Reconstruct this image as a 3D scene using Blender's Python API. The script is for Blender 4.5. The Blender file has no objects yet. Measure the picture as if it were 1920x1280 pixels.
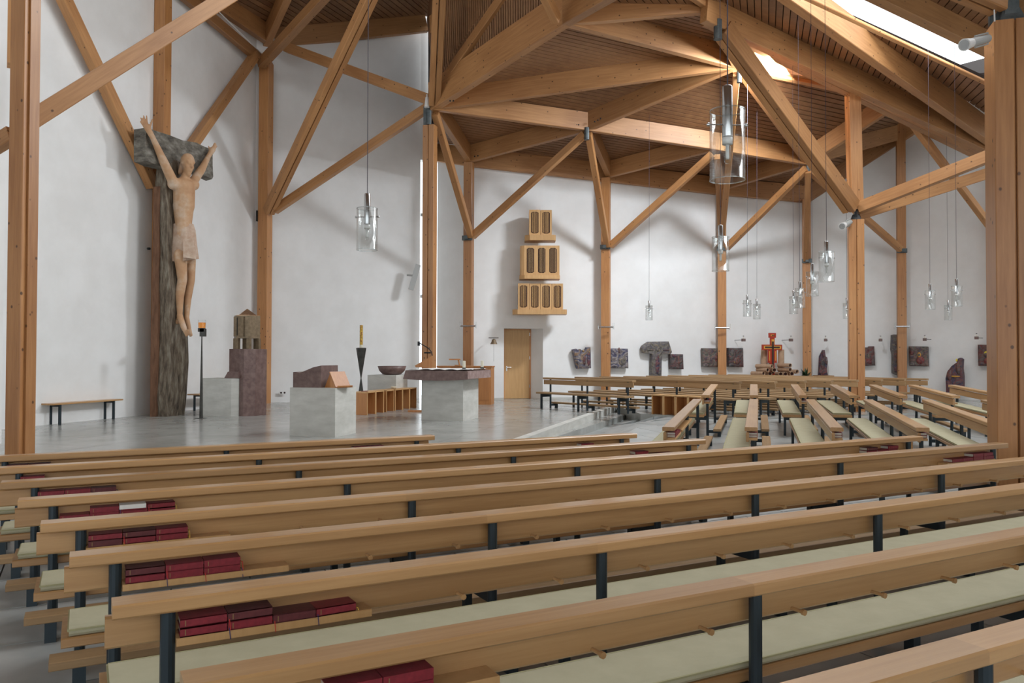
import bpy, math, random
from mathutils import Vector, Matrix
random.seed(7)
S = bpy.context.scene
# ------------------------------------------------------------ camera
F_PX = 1493.0; EYE = 1.66; SLOPE = .0027; HOR = 667.0
PIT = math.atan((HOR-640)/F_PX); ROL = math.atan(SLOPE)
CF = Vector((0, math.cos(PIT), math.sin(PIT))); CU0 = Vector((0, -math.sin(PIT), math.cos(PIT))); CR0 = Vector((1, 0, 0))
CR = CR0*math.cos(ROL)+CU0*math.sin(ROL); CU = CU0*math.cos(ROL)-CR0*math.sin(ROL)
cam = bpy.data.cameras.new('camera'); camo = bpy.data.objects.new('camera', cam); S.collection.objects.link(camo)
cam.sensor_width = 36; cam.lens = F_PX/1920*36; cam.clip_end = 200; cam.clip_start = .05
camo.matrix_world = Matrix(((CR.x, CU.x, -CF.x, 0), (CR.y, CU.y, -CF.y, 0), (CR.z, CU.z, -CF.z, EYE), (0, 0, 0, 1)))
S.camera = camo
# ------------------------------------------------------------ sky, light, exposure
wd = bpy.data.worlds.new('overcast_sky'); S.world = wd; wd.use_nodes = True
bg = wd.node_tree.nodes['Background']; bg.inputs[0].default_value = (.93, .97, 1.0, 1); bg.inputs[1].default_value = 2.45
S.view_settings.view_transform = 'Standard'; S.view_settings.look = 'None'
S.view_settings.gamma = 1; S.view_settings.use_curve_mapping = False; S.view_settings.exposure = 0.0

def area(name, loc, target, sx, sy, watts, col):
    l = bpy.data.lights.new(name, 'AREA'); l.shape = 'RECTANGLE'; l.size = sx; l.size_y = sy; l.energy = watts; l.color = col
    o = bpy.data.objects.new(name, l); S.collection.objects.link(o); o.location = loc
    o.rotation_euler = (Vector(target)-Vector(loc)).to_track_quat('-Z', 'Y').to_euler(); return o
# daylight at skylight strip and ridge gap, plus an added unseen overhead light
area('skylight_daylight', (7.6, 15.5, 8.1), (3.0, 23.0, 5.2), 5.0, .45, 60, (.92, .97, 1.0))
area('ridge_light_daylight', (6.5, 19.1, 8.62), (0.3, 23.6, 3.9), 1.8, .7, 760, (.86, .93, 1.0))
area('added_overhead_fill', (7.0, 13.2, 11.4), (2.5, 11.0, 0.0), 9.0, 4.5, 1500, (.95, .98, 1.0))  # light added overhead, out of view, to brighten the pews

# ------------------------------------------------------------ maths helpers
def ray(x, y): return CF+CR*((x-960)/F_PX)+CU*((640-y)/F_PX)
def V(x, y, Y): d = ray(x, y); return d*(Y/d.y)+Vector((0, 0, EYE))
def G(x, y, z=0.0): d = ray(x, y); return d*((z-EYE)/d.z)+Vector((0, 0, EYE))
def rot(a): return Matrix.Rotation(a, 4, 'Z')
A1 = math.radians(90-61.8)             # local x along near pew rows
A2 = math.radians(90-17.3)             # local x along the aisle axis of the right block
U2 = Vector((math.sin(math.radians(16.8)), math.cos(math.radians(16.8)), 0)); W2 = Vector((U2.y, -U2.x, 0))
NR = Vector((-math.cos(math.radians(61.8)), math.sin(math.radians(61.8)), 0)); UR = Vector((-(-NR.y), -NR.x, 0))
UR = Vector((math.sin(math.radians(61.8)), math.cos(math.radians(61.8)), 0))
# ------------------------------------------------------------ materials
def nm(name):
    m = bpy.data.materials.new(name); m.use_nodes = True; nt = m.node_tree
    return m, nt, nt.nodes['Principled BSDF']
def N(nt, t, **k):
    n = nt.nodes.new(t)
    for a, b in k.items():
        if a.startswith('i_'): n.inputs[a[2:]].default_value = b
        else: setattr(n, a, b)
    return n
def ramp(nt, fac, stops):
    r = N(nt, 'ShaderNodeValToRGB'); e = r.color_ramp.elements
    while len(e) > 1: e.remove(e[-1])
    e[0].position = stops[0][0]; e[0].color = (*stops[0][1], 1)
    for p, c in stops[1:]:
        q = e.new(p); q.color = (*c, 1)
    nt.links.new(fac, r.inputs[0]); return r.outputs[0]
def mix(nt, fac, a, b, bt='MIX'):
    m = N(nt, 'ShaderNodeMix', data_type='RGBA', blend_type=bt)
    for s, v in ((m.inputs[0], fac), (m.inputs[6], a), (m.inputs[7], b)):
        if isinstance(v, (int, float)): s.default_value = v
        elif isinstance(v, tuple): s.default_value = (*v, 1)
        else: nt.links.new(v, s)
    return m.outputs[2]
def bump(nt, b, h, strength, dist=.01):
    n = N(nt, 'ShaderNodeBump', i_Strength=strength, i_Distance=dist); nt.links.new(h, n.inputs['Height']); nt.links.new(n.outputs[0], b.inputs['Normal'])
def wood(name, c1, c2, rough=.5, knots=0., grain=(1.0, 16, 16), var=.18, coat=0., sc=1.5):
    m, nt, b = nm(name)
    tc = N(nt, 'ShaderNodeTexCoord'); oi = N(nt, 'ShaderNodeObjectInfo')
    off = N(nt, 'ShaderNodeVectorMath', operation='SCALE'); cx = N(nt, 'ShaderNodeCombineXYZ')
    nt.links.new(oi.outputs['Random'], cx.inputs[0]); nt.links.new(oi.outputs['Random'], cx.inputs[1]); nt.links.new(oi.outputs['Random'], cx.inputs[2])
    nt.links.new(cx.outputs[0], off.inputs[0]); off.inputs[3].default_value = 37.
    ad = N(nt, 'ShaderNodeVectorMath', operation='ADD'); nt.links.new(tc.outputs['Object'], ad.inputs[0]); nt.links.new(off.outputs[0], ad.inputs[1])
    mp = N(nt, 'ShaderNodeMapping'); mp.inputs['Scale'].default_value = grain; nt.links.new(ad.outputs[0], mp.inputs[0])
    n1 = N(nt, 'ShaderNodeTexNoise', i_Scale=sc, i_Detail=5., i_Roughness=.6); nt.links.new(mp.outputs[0], n1.inputs[0])
    n2 = N(nt, 'ShaderNodeTexNoise', i_Scale=.6, i_Detail=2.); nt.links.new(ad.outputs[0], n2.inputs[0])
    a = N(nt, 'ShaderNodeMath', operation='ADD'); nt.links.new(n1.outputs[0], a.inputs[0]); nt.links.new(n2.outputs[0], a.inputs[1])
    h = N(nt, 'ShaderNodeMath', operation='MULTIPLY'); nt.links.new(a.outputs[0], h.inputs[0]); h.inputs[1].default_value = .5
    col = ramp(nt, h.outputs[0], [(.36, c1), (.64, c2)])
    mr = N(nt, 'ShaderNodeMapRange'); nt.links.new(oi.outputs['Random'], mr.inputs[0]); mr.inputs[3].default_value = 1-var; mr.inputs[4].default_value = 1+var*.6
    hs = N(nt, 'ShaderNodeHueSaturation'); nt.links.new(mr.outputs[0], hs.inputs['Value']); nt.links.new(col, hs.inputs['Color']); col = hs.outputs[0]
    if knots:
        mk = N(nt, 'ShaderNodeMapping'); mk.inputs['Scale'].default_value = tuple(.8 if g_ < 2 else 1. for g_ in grain); nt.links.new(ad.outputs[0], mk.inputs[0])
        vo = N(nt, 'ShaderNodeTexVoronoi', i_Scale=6.0); nt.links.new(mk.outputs[0], vo.inputs[0])
        k = ramp(nt, vo.outputs[0], [(knots*.6, (1, 1, 1)), (knots, (0, 0, 0))])
        col = mix(nt, k, col, tuple(x*.30 for x in c1))
    nt.links.new(col, b.inputs['Base Color']); b.inputs['Roughness'].default_value = rough; b.inputs['Coat Weight'].default_value = coat; b.inputs['Coat Roughness'].default_value = .18
    bump(nt, b, n1.outputs[0], .08); return m
def noisy(name, stops, scale=3., rough=.6, metal=0., bs=.1, detail=6., spec=.5, dist=.01, mapping=None):
    m, nt, b = nm(name); tc = N(nt, 'ShaderNodeTexCoord'); src = tc.outputs['Object']
    if mapping:
        mp = N(nt, 'ShaderNodeMapping'); mp.inputs['Scale'].default_value = mapping; nt.links.new(src, mp.inputs[0]); src = mp.outputs[0]
    n = N(nt, 'ShaderNodeTexNoise', i_Scale=scale, i_Detail=detail, i_Roughness=.6); nt.links.new(src, n.inputs[0])
    nt.links.new(ramp(nt, n.outputs[0], stops), b.inputs['Base Color'])
    b.inputs['Roughness'].default_value = rough; b.inputs['Metallic'].default_value = metal; b.inputs['Specular IOR Level'].default_value = spec
    if bs: bump(nt, b, n.outputs[0], bs, dist)
    return m
def plain(name, c, rough=.5, metal=0., emit=None, es=0.):
    m, nt, b = nm(name); b.inputs['Base Color'].default_value = (*c, 1); b.inputs['Roughness'].default_value = rough; b.inputs['Metallic'].default_value = metal
    if emit: b.inputs['Emission Color'].default_value = (*emit, 1); b.inputs['Emission Strength'].default_value = es
    return m
def glass(name, tint=(1, 1, 1), refl=.18):
    m = bpy.data.materials.new(name); m.use_nodes = True; nt = m.node_tree; nt.nodes.clear()
    o = N(nt, 'ShaderNodeOutputMaterial'); t = N(nt, 'ShaderNodeBsdfTransparent'); g = N(nt, 'ShaderNodeBsdfGlossy'); g.inputs['Roughness'].default_value = .03
    t.inputs[0].default_value = (*tint, 1); lw = N(nt, 'ShaderNodeLayerWeight', i_Blend=.35); mx = N(nt, 'ShaderNodeMixShader')
    mr = N(nt, 'ShaderNodeMapRange'); nt.links.new(lw.outputs['Facing'], mr.inputs[0]); mr.inputs[3].default_value = refl*.15; mr.inputs[4].default_value = min(1, refl*3.2)
    nt.links.new(mr.outputs[0], mx.inputs[0]); nt.links.new(t.outputs[0], mx.inputs[1]); nt.links.new(g.outputs[0], mx.inputs[2]); nt.links.new(mx.outputs[0], o.inputs[0]); return m
def relief(name, cols, scale=7.):
    m, nt, b = nm(name); tc = N(nt, 'ShaderNodeTexCoord')
    n = N(nt, 'ShaderNodeTexNoise', i_Scale=scale, i_Detail=3., i_Distortion=1.6); nt.links.new(tc.outputs['Object'], n.inputs[0])
    k = len(cols); col = ramp(nt, n.outputs[0], [(.3+.42*i/(k-1), c) for i, c in enumerate(cols)])
    vo = N(nt, 'ShaderNodeTexVoronoi', i_Scale=scale*1.2, feature='DISTANCE_TO_EDGE'); nt.links.new(tc.outputs['Object'], vo.inputs[0])
    col = mix(nt, ramp(nt, vo.outputs[0], [(.0, (.35, .35, .35)), (.12, (0, 0, 0))]), col, (.01, .01, .02))
    nt.links.new(col, b.inputs['Base Color']); b.inputs['Roughness'].default_value = .55
    bump(nt, b, n.outputs[0], .9, .06); return m
M = {}
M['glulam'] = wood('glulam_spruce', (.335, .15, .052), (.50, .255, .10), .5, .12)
M['pine'] = wood('knotty_pine', (.36, .15, .048), (.53, .255, .092), .42, .13, grain=(16, 16, 1), coat=.1)
M['glulam_v'] = wood('glulam_upright', (.335, .15, .052), (.50, .255, .10), .5, .12, grain=(16, 16, 1))
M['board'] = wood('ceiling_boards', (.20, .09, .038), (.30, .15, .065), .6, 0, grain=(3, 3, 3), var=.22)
M['oak'] = wood('oak', (.395, .21, .08), (.54, .32, .14), .36, 0, grain=(1, 26, 26), var=.14, coat=.35)
M['oak_light'] = wood('oak_light', (.52, .30, .12), (.66, .40, .18), .45, 0, grain=(14, 14, 1.2), var=.1)
M['oak_red'] = wood('beech_red', (.40, .16, .05), (.54, .24, .08), .42, 0, grain=(14, 14, 1.2), var=.12)
M['oak_grey'] = wood('worn_oak', (.30, .18, .082), (.42, .27, .135), .5, 0, grain=(1, 26, 26), var=.14)
M['plaster'] = noisy('white_plaster', [(.35, (.77, .765, .75)), (.65, (.83, .83, .82))], 1.2, .8, bs=.05)
M['concrete'] = noisy('polished_slab', [(.3, (.29, .295, .275)), (.7, (.42, .425, .40))], 1.8, .2, bs=0, spec=.55)
M['nave_slab'] = noisy('stone_slab', [(.3, (.27, .285, .28)), (.7, (.43, .445, .435))], 1.5, .3, bs=.05)
M['joint'] = plain('joint', (.06, .06, .06), .8)
M['cast'] = noisy('cast_concrete', [(.3, (.46, .455, .415)), (.7, (.63, .625, .585))], 2.2, .7, bs=.15, mapping=(1, 1, 3))
M['porphyry'] = noisy('porphyry', [(.35, (.12, .07, .062)), (.65, (.20, .13, .115))], 9., .45, bs=.25)
M['porphyry_rough'] = noisy('porphyry_chiselled', [(.3, (.22, .14, .125)), (.7, (.37, .27, .25))], 12., .75, bs=.6)
M['steel'] = plain('blue_grey_steel', (.028, .042, .052), .42, .35)
M['black'] = plain('black_iron', (.012, .013, .015), .5, .4)
M['zinc'] = noisy('weathered_steel', [(.3, (.06, .075, .08)), (.7, (.14, .16, .165))], 8., .55, .5, bs=.1)
M['chrome'] = plain('chrome', (.55, .56, .57), .22, 1.)
M['alu'] = plain('aluminium', (.62, .63, .64), .4, .6)
M['white'] = plain('white_lacquer', (.78, .78, .77), .45)
M['porcelain'] = plain('porcelain', (.82, .82, .8), .3)
M['cushion'] = noisy('green_cushion', [(.3, (.42, .395, .265)), (.7, (.47, .445, .305))], 8., .85, bs=.03)
M['piping'] = plain('cushion_piping', (.38, .36, .20), .8)
M['red'] = noisy('red_cloth', [(.3, (.17, .010, .020)), (.7, (.26, .018, .032))], 40., .5, bs=.1)
M['maroon'] = noisy('maroon_cloth', [(.3, (.085, .014, .018)), (.7, (.13, .024, .028))], 40., .5, bs=.1)
M['paper'] = plain('page_edges', (.62, .60, .52), .9)
M['gold'] = plain('gilt_print', (.30, .2, .10), .4, .6)
M['rib_red'] = plain('ribbon_red', (.5, .03, .02), .7); M['rib_gold'] = plain('ribbon_gold', (.6, .35, .05), .7); M['rib_blue'] = plain('ribbon_blue', (.03, .03, .12), .7)
M['bronze'] = noisy('bronze', [(.3, (.15, .11, .065)), (.7, (.26, .19, .12))], 14., .5, .5, bs=.3)
M['copper'] = noisy('bright_bronze', [(.3, (.35, .20, .12)), (.7, (.55, .36, .22))], 10., .3, .9, bs=.2)
M['dark_bronze'] = noisy('dark_bronze', [(.3, (.035, .035, .033)), (.7, (.08, .078, .07))], 10., .5, .6, bs=.2)
M['old_wood'] = noisy('weathered_beam', [(.28, (.03, .022, .015)), (.5, (.15, .115, .08)), (.72, (.30, .27, .21))], 5., .85, bs=1., dist=.05, mapping=(3, 3, .6))
M['old_bar'] = noisy('weathered_crossbar', [(.28, (.05, .045, .035)), (.5, (.16, .145, .12)), (.72, (.30, .29, .25))], 3., .85, bs=1., dist=.05, mapping=(1.4, 1.4, 3))
M['old_brown'] = noisy('weathered_beam_edge', [(.3, (.10, .045, .022)), (.7, (.22, .11, .06))], 5., .85, bs=.6, dist=.03, mapping=(3, 3, .6))
M['carved'] = noisy('limewood', [(.28, (.42, .22, .11)), (.5, (.52, .31, .17)), (.68, (.60, .47, .36))], 2.2, .7, bs=.2)
M['carved_cloth'] = noisy('limewood_painted', [(.3, (.42, .26, .17)), (.7, (.62, .50, .40))], 5., .75, bs=.4)
M['amber'] = plain('amber_glass', (.55, .20, .02), .15, 0, (.7, .22, .02), .25)
M['wax'] = plain('wax', (.72, .68, .55), .5)
M['cloth'] = plain('linen', (.85, .85, .83), .8)
M['candle'] = relief('painted_candle', [(.10, .02, .01), (.62, .38, .04), (.7, .45, .06), (.30, .05, .02), (.65, .42, .05)], 14.)
M['tube'] = noisy('cardboard', [(.3, (.42, .27, .17)), (.7, (.52, .35, .23))], 6., .8, bs=.05)
M['inner_shade'] = plain('painted_inner_shade', (.035, .012, .01), .9)  # near-black stands in for the shade inside openings, tubes and socket wells
M['leaf'] = noisy('leaves', [(.3, (.012, .04, .012)), (.7, (.03, .085, .02))], 12., .6, bs=.1)
M['icon_red'] = plain('icon_red', (.42, .035, .012), .5); M['icon_gold'] = plain('icon_gold', (.7, .36, .05), .4); M['icon_dark'] = plain('icon_dark', (.05, .025, .02), .5)
M['yellow'] = plain('yellow_glaze', (.75, .6, .05), .5)
M['glass'] = glass('clear_glass', (.97, .98, .98), .10)
M['glass_rim'] = glass('glass_rim', (.85, .88, .88), .30)
M['pane'] = glass('window_pane', (.95, .97, .98), .08)
M['cable'] = plain('cable', (.05, .04, .06), .6)
M['deck'] = plain('roof_deck', (.02, .012, .009), .95)
M['speaker'] = plain('grey_speaker', (.42, .43, .42), .6)

# ------------------------------------------------------------ mesh builder
class MB:
    def __init__(s): s.v = []; s.f = []
    def add(s, vs, fs, T=None):
        o = len(s.v); s.v += [(T @ Vector(v)) if T else Vector(v) for v in vs]; s.f += [tuple(i+o for i in f) for f in fs]; return s
    def box(s, x0, x1, y0, y1, z0, z1, T=None):
        return s.add([(x0, y0, z0), (x1, y0, z0), (x1, y1, z0), (x0, y1, z0), (x0, y0, z1), (x1, y0, z1), (x1, y1, z1), (x0, y1, z1)],
                     [(0, 3, 2, 1), (4, 5, 6, 7), (0, 1, 5, 4), (1, 2, 6, 5), (2, 3, 7, 6), (3, 0, 4, 7)], T)
    def prism(s, prof, a, b, T=None, sa=1., sb=1.):          # profile in y,z swept along x
        n = len(prof)
        return s.add([(a, y*sa, z*sa) for y, z in prof]+[(b, y*sb, z*sb) for y, z in prof],
                     [tuple(range(n-1, -1, -1)), tuple(range(n, 2*n))]+[(i, (i+1) % n, n+(i+1) % n, n+i) for i in range(n)], T)
    def zprism(s, prof, a, b, T=None, sb=1.):                 # profile in x,y swept along z
        n = len(prof)
        return s.add([(x, y, a) for x, y in prof]+[(x*sb, y*sb, b) for x, y in prof],
                     [tuple(range(n-1, -1, -1)), tuple(range(n, 2*n))]+[(i, (i+1) % n, n+(i+1) % n, n+i) for i in range(n)], T)
    def lathe(s, pts, n=16, T=None, caps=True):
        vs = []; fs = []
        for r, z in pts: vs += [(r*math.cos(2*math.pi*i/n), r*math.sin(2*math.pi*i/n), z) for i in range(n)]
        for k in range(len(pts)-1):
            for i in range(n): j = (i+1) % n; fs.append((k*n+i, k*n+j, (k+1)*n+j, (k+1)*n+i))
        if caps: fs.append(tuple(range(n-1, -1, -1))); fs.append(tuple((len(pts)-1)*n+i for i in range(n)))
        return s.add(vs, fs, T)
    def rod(s, a, b, r, r2=None, n=10, T=None):
        a = Vector(a); b = Vector(b); d = b-a; q = d.to_track_quat('Z', 'Y').to_matrix().to_4x4(); X = Matrix.Translation(a) @ q
        if T: X = T @ X
        return s.lathe([(r, 0), (r if r2 is None else r2, d.length)], n, X)
    def cap(s, a, b, r, r2, n=12, T=None):                    # tapered capsule
        a = Vector(a); b = Vector(b); d = b-a; L = d.length; q = d.to_track_quat('Z', 'Y').to_matrix().to_4x4(); X = Matrix.Translation(a) @ q
        pts = [(r*math.sin(t), -r*math.cos(t)) for t in (.15, .5, 1.0)]+[(r, 0), (r2, L)]+[(r2*math.sin(t), L+r2*math.cos(t)) for t in (1.0, .5, .15)]
        return s.lathe(pts, n, (T @ X) if T else X)
    def ball(s, c, rx, ry, rz, n=14, T=None):
        X = Matrix.Translation(Vector(c)) @ Matrix.Diagonal((rx, ry, rz, 1)); k = 9
        pts = [(math.sin(math.pi*(i+.3)/(k-.4)), -math.cos(math.pi*(i+.3)/(k-.4))) for i in range(k)]
        return s.lathe(pts, n, (T @ X) if T else X)
    def mesh(s, name, mat):
        me = bpy.data.meshes.new(name); me.from_pydata([tuple(v) for v in s.v], [], s.f)
        for m in (mat if isinstance(mat, list) else [mat]): me.materials.append(M[m])
        me.update(); return me
ROOT = {}
def link(name, me, parent=None, Mx=None):
    o = bpy.data.objects.new(name, me); S.collection.objects.link(o)
    if parent: o.parent = parent
    if Mx is not None: o.matrix_local = Mx
    ROOT[o.name] = (ROOT[parent.name] if parent else Matrix.Identity(4)) @ (Mx if Mx is not None else Matrix.Identity(4))
    return o
def part(name, mb, mat, parent, Mx=None, smooth=False):
    me = mb.mesh(name, mat)
    if smooth: me.shade_smooth()
    return link(name, me, parent, Mx)
def tag(o, label, cat, group=None, kind=None):
    o['label'] = label; o['category'] = cat
    if group: o['group'] = group
    if kind: o['kind'] = kind
    return o
def thing(name, label, cat, loc, rz=0., group=None, Mx=None):
    return tag(link(name, None, None, Mx if Mx is not None else Matrix.Translation(Vector(loc)) @ rot(rz)), label, cat, group)
def struct(name, mb, mat, parent=None):
    o = part(name, mb, mat, parent)
    if not parent: o['kind'] = 'structure'
    return o
def frame(a, b, up=Vector((0, 0, 1))):                        # x axis along a->b
    x = (b-a).normalized(); y = up.cross(x).normalized(); z = x.cross(y)
    return Matrix(((x.x, y.x, z.x, a.x), (x.y, y.y, z.y, a.y), (x.z, y.z, z.z, a.z), (0, 0, 0, 1)))
def beam(name, a, b, w, d, parent, mat='glulam', mode='low', ext=0.):
    T = frame(a, b); L = (b-a).length; c = .012
    z0, z1 = (0, d) if mode == 'low' else (-d/2, d/2)
    p = [(-w/2+c, z0), (w/2-c, z0), (w/2, z0+c), (w/2, z1), (-w/2, z1), (-w/2, z0+c)]
    return part(name, MB().prism(p, -ext, L+ext), mat, parent, (ROOT[parent.name].inverted() @ T) if parent else T)

# ------------------------------------------------------------ floors
def fz(x, y):
    t = (y-9.0)/8.0; t = min(max(t, 0), 1)**2.2
    e = (x-.30*(y-9.7)+.15)/.8; e = min(max(e, 0), 1); e = e*e*(3-2*e)
    return .27*t*e
HP = .30
P2 = lambda x, y: Vector((x, y, 0))
E0 = P2(-.69, 10.18); E1 = P2(2.80, 21.75)
def clip_half(poly, n, d):                                    # keep n.p <= d
    out = []
    for i in range(len(poly)):
        a = poly[i]; b = poly[(i+1) % len(poly)]; da = n.dot(a)-d; db = n.dot(b)-d
        if da <= 0: out.append(a)
        if da*db < 0: out.append(a+(b-a)*(da/(da-db)))
    return out
def slabs(parent, poly, org, ax, ay, sx, sy, z, th, mat, gap=.012, zf=None, limit=300, name='floor_slab', inside=None):
    ax = ax.normalized(); ay = ay.normalized(); cs = [((p-org).dot(ax), (p-org).dot(ay)) for p in poly]
    i0 = math.floor(min(c[0] for c in cs)/sx); i1 = math.ceil(max(c[0] for c in cs)/sx); j0 = math.floor(min(c[1] for c in cs)/sy); j1 = math.ceil(max(c[1] for c in cs)/sy)
    lst = []
    # convex polygon edges
    E_ = []
    for k in range(len(poly)):
        a = poly[k]; b = poly[(k+1) % len(poly)]; n = Vector(((b-a).y, -(b-a).x, 0)).normalized(); E_.append((n, n.dot(a)))
    for i in range(i0, i1):
        for j in range(j0, j1):
            o = .5*sx if j % 2 else 0
            q = [org+ax*(i*sx+o+a*sx+(gap if a == 0 else 0))+ay*(j*sy+b*sy+(gap if b == 0 else 0)) for a, b in ((0, 0), (1, 0), (1, 1), (0, 1))]
            for n, d in E_: q = clip_half(q, n, d) if len(q) > 2 else []
            if len(q) < 3: continue
            c = sum(q, Vector())/len(q)
            if c.y < .8 or (zf and (c-E0).dot(W2) < -.9 and c.dot(NR) > 10): continue
            lst.append((c.length, q))
    lst.sort(key=lambda t: t[0])
    rest = MB()
    for k, (dd, q) in enumerate(lst):
        zz = [(zf(p.x, p.y) if zf else z) for p in q]; n = len(q); jit = random.uniform(-.0003, .0003)
        vs = [(p.x, p.y, h_-th) for p, h_ in zip(q, zz)]+[(p.x, p.y, h_+jit) for p, h_ in zip(q, zz)]
        fs = [tuple(range(n-1, -1, -1)), tuple(range(n, 2*n))]+[(a, (a+1) % n, n+(a+1) % n, n+a) for a in range(n)]
        if k < limit: part(name, MB().add(vs, fs), mat, parent)
        else: rest.add(vs, fs)
    if rest.v: o = part(name, rest, mat, parent); o['kind'] = 'stuff'
P2 = lambda x, y: Vector((x, y, 0))
# base floor mesh (joint colour), follows the gentle rise of the nave
mb = MB(); xs = [-14+.5*i for i in range(83)]; ys_ = [-8+.5*i for i in range(76)]
vs = [(x, y, fz(x, y)-.05) for y in ys_ for x in xs]; nx = len(xs)
fs = [(j*nx+i, j*nx+i+1, (j+1)*nx+i+1, (j+1)*nx+i) for j in range(len(ys_)-1) for i in range(nx-1)]
mb.add(vs, fs); floor = struct('floor', mb, 'joint')
slabs(floor, [P2(-11, .5), P2(5, .5), P2(18, 9.5), P2(18, 23), P2(3.4, 23), P2(-11, 4.5)], P2(0, 0), UR, NR, 1.1, .77, 0, .06, 'nave_slab', zf=fz)
# raised sanctuary platform
E0 = P2(-.69, 10.18); E1 = P2(2.80, 21.75)
plat = [P2(-12.0, 4.0), E0, E1, P2(3.3, 23.4), P2(3.3, 27.5), P2(-9.5, 27.5)]
mb = MB(); mb.zprism([(p.x, p.y) for p in plat], -.05, HP-.014); pf = struct('floor_platform', mb, 'cast')
slabs(pf, plat, E0, U2, W2, 1.9, 1.15, HP, .03, 'concrete', gap=.01)
# nosing and steps along the platform edge
d = (E1-E0).normalized(); T = frame(E0, E1)
part('platform_nosing', MB().box(0, (E1-E0).length, 0, .16, HP-.10, HP+.0015), 'cast', pf, ROOT[pf.name].inverted() @ T)
S0 = G(1034, 821, .15); S1 = G(1182, 774, .15); S0 = S0-(S1-S0).normalized()*4.2; S0.z = S1.z = 0
T2 = frame(S0, S1); stp = part('platform_step', MB().box(0, (S1-S0).length, 0, 1.4, -.02, .15), 'concrete', pf, T2)
# dais beneath the back pews
da = [P2(2.86, 21.7), P2(3.05, 18.9), P2(4.9, 17.3), P2(7.2, 18.3), P2(12.4, 20.6), P2(16, 24.5), P2(14, 28.5), P2(3.31, 28.5), P2(3.31, 23.4)]
mb = MB(); mb.zprism([(p.x, p.y) for p in da], -.05, HP); dais = struct('floor_dais', mb, 'concrete')

# ------------------------------------------------------------ walls
def wallseg(mb, a, b, z0, za, zb, th=.3, side=1):
    a = Vector((a[0], a[1], 0)); b = Vector((b[0], b[1], 0)); n = Vector(((b-a).y, -(b-a).x, 0)).normalized()*(-th*side)
    mb.add([(a.x, a.y, z0), (b.x, b.y, z0), (b.x, b.y, zb), (a.x, a.y, za), (a.x+n.x, a.y+n.y, z0), (b.x+n.x, b.y+n.y, z0), (b.x+n.x, b.y+n.y, zb), (a.x+n.x, a.y+n.y, za)],
           [(0, 1, 2, 3), (7, 6, 5, 4), (0, 3, 7, 4), (1, 5, 6, 2), (3, 2, 6, 7), (0, 4, 5, 1)])
WL = [(-9.55, 13.5), (-8.40, 17.75), (-7.34, 22.65)]
mb = MB(); wallseg(mb, WL[0], WL[1], 0, 13.2, 13.2); wallseg(mb, WL[1], WL[2], 0, 13.2, 13.2); struct('wall_left', mb, 'plaster')
mb = MB(); wallseg(mb, (-7.34, 22.65), (-2.93, 25.25), 0, 13.2, 13.2)
mb2 = MB(); wallseg(mb2, (-3.1, 25.22), (-1.9, 25.5), 7.9, 14, 14); struct('wall_above_window', mb2, 'plaster'); struct('wall_middle', mb, 'plaster')
# nearer wall at the extreme left, with the tall narrow window between
nw = V(9, 400, 12.2); mb = MB(); wallseg(mb, (nw.x-2.6, nw.y-9), (nw.x, nw.y), -.1, 12, 12); struct('wall_near_left', mb, 'plaster')
wn = MB(); a = Vector((nw.x, nw.y+.02, 0)); b = Vector((-9.57, 13.48, 0)); T = frame(a, b)
L = (b-a).length
win = part('window_1', MB().box(0, L, .03, .06, 0, .06).box(0, L, .03, .06, 11.6, 11.7), 'alu', None, T); win['kind'] = 'structure'
part('pane', MB().box(0, L, .044, .05, .06, 11.6), 'pane', win)
for z in (1.0, 2.2, 2.9, 4.4, 5.3, 6.6): part('glazing_bar', MB().box(0, L, .035, .06, z, z+.035), 'black', win)
# far wall following the eaves; with the splayed door recess
plate = [(820, 303, 25.2), (882, 312, 24.25), (1141, 341, 25.15), (1357, 366, 26.4), (1516, 380, 27.4), (1688, 268, 26.6), (1872, 148, 24.7), (2400, 60, 20.2)]
PL = [V(*p) for p in plate]
back = [Vector((p.x, p.y+.12, p.z+.8)) for p in PL]
WF = []
mb = MB()
for i, (a, b) in enumerate(zip(back, back[1:])):
    if i == 1: continue
    wallseg(mb, (a.x, a.y), (b.x, b.y), 0, a.z, b.z)
# segment 1 (holds the door): left piece, lintel, right piece
a, b = back[1], back[2]
def onseg(px):
    k = (px-960)/F_PX; t = (k*a.y-a.x)/((b.x-a.x)-k*(b.y-a.y)); return a+(b-a)*t
dl = onseg(945); dr = onseg(1018); zt = 1.66+(666.9-615)/F_PX*dl.y
wallseg(mb, (a.x, a.y), (dl.x, dl.y), 0, a.z, dl.z); wallseg(mb, (dr.x, dr.y), (b.x, b.y), 0, dr.z, b.z)
wallseg(mb, (dl.x, dl.y), (dr.x, dr.y), zt, dl.z, dr.z, th=.95)
fr = (dr-dl); fr.z = 0; fr.normalize(); inn = Vector((-fr.y, fr.x, 0))*.62
d0 = Vector((dl.x, dl.y, 0))+fr*.11+inn; d1 = Vector((dr.x, dr.y, 0))-fr*.24+inn
wallseg(mb, (dl.x, dl.y), (d0.x, d0.y), 0, zt, zt, th=.25); wallseg(mb, (d1.x, d1.y), (dr.x, dr.y), 0, zt, zt, th=.25)
wf = struct('wall_far', mb, 'plaster')
T = frame(Vector((d0.x, d0.y, HP)), Vector((d1.x, d1.y, HP))); L = (d1-d0).length; H = zt-HP-.03
door = part('door_1', MB().box(.03, L-.05, .0, .05, .01, H), 'oak_light', None, T); door['kind'] = 'structure'
part('door_frame', MB().box(-.02, .03, -.01, .08, 0, H+.04).box(L-.05, L, -.01, .08, 0, H+.04).box(0, L, -.01, .08, H, H+.04), 'oak_red', door)
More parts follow.
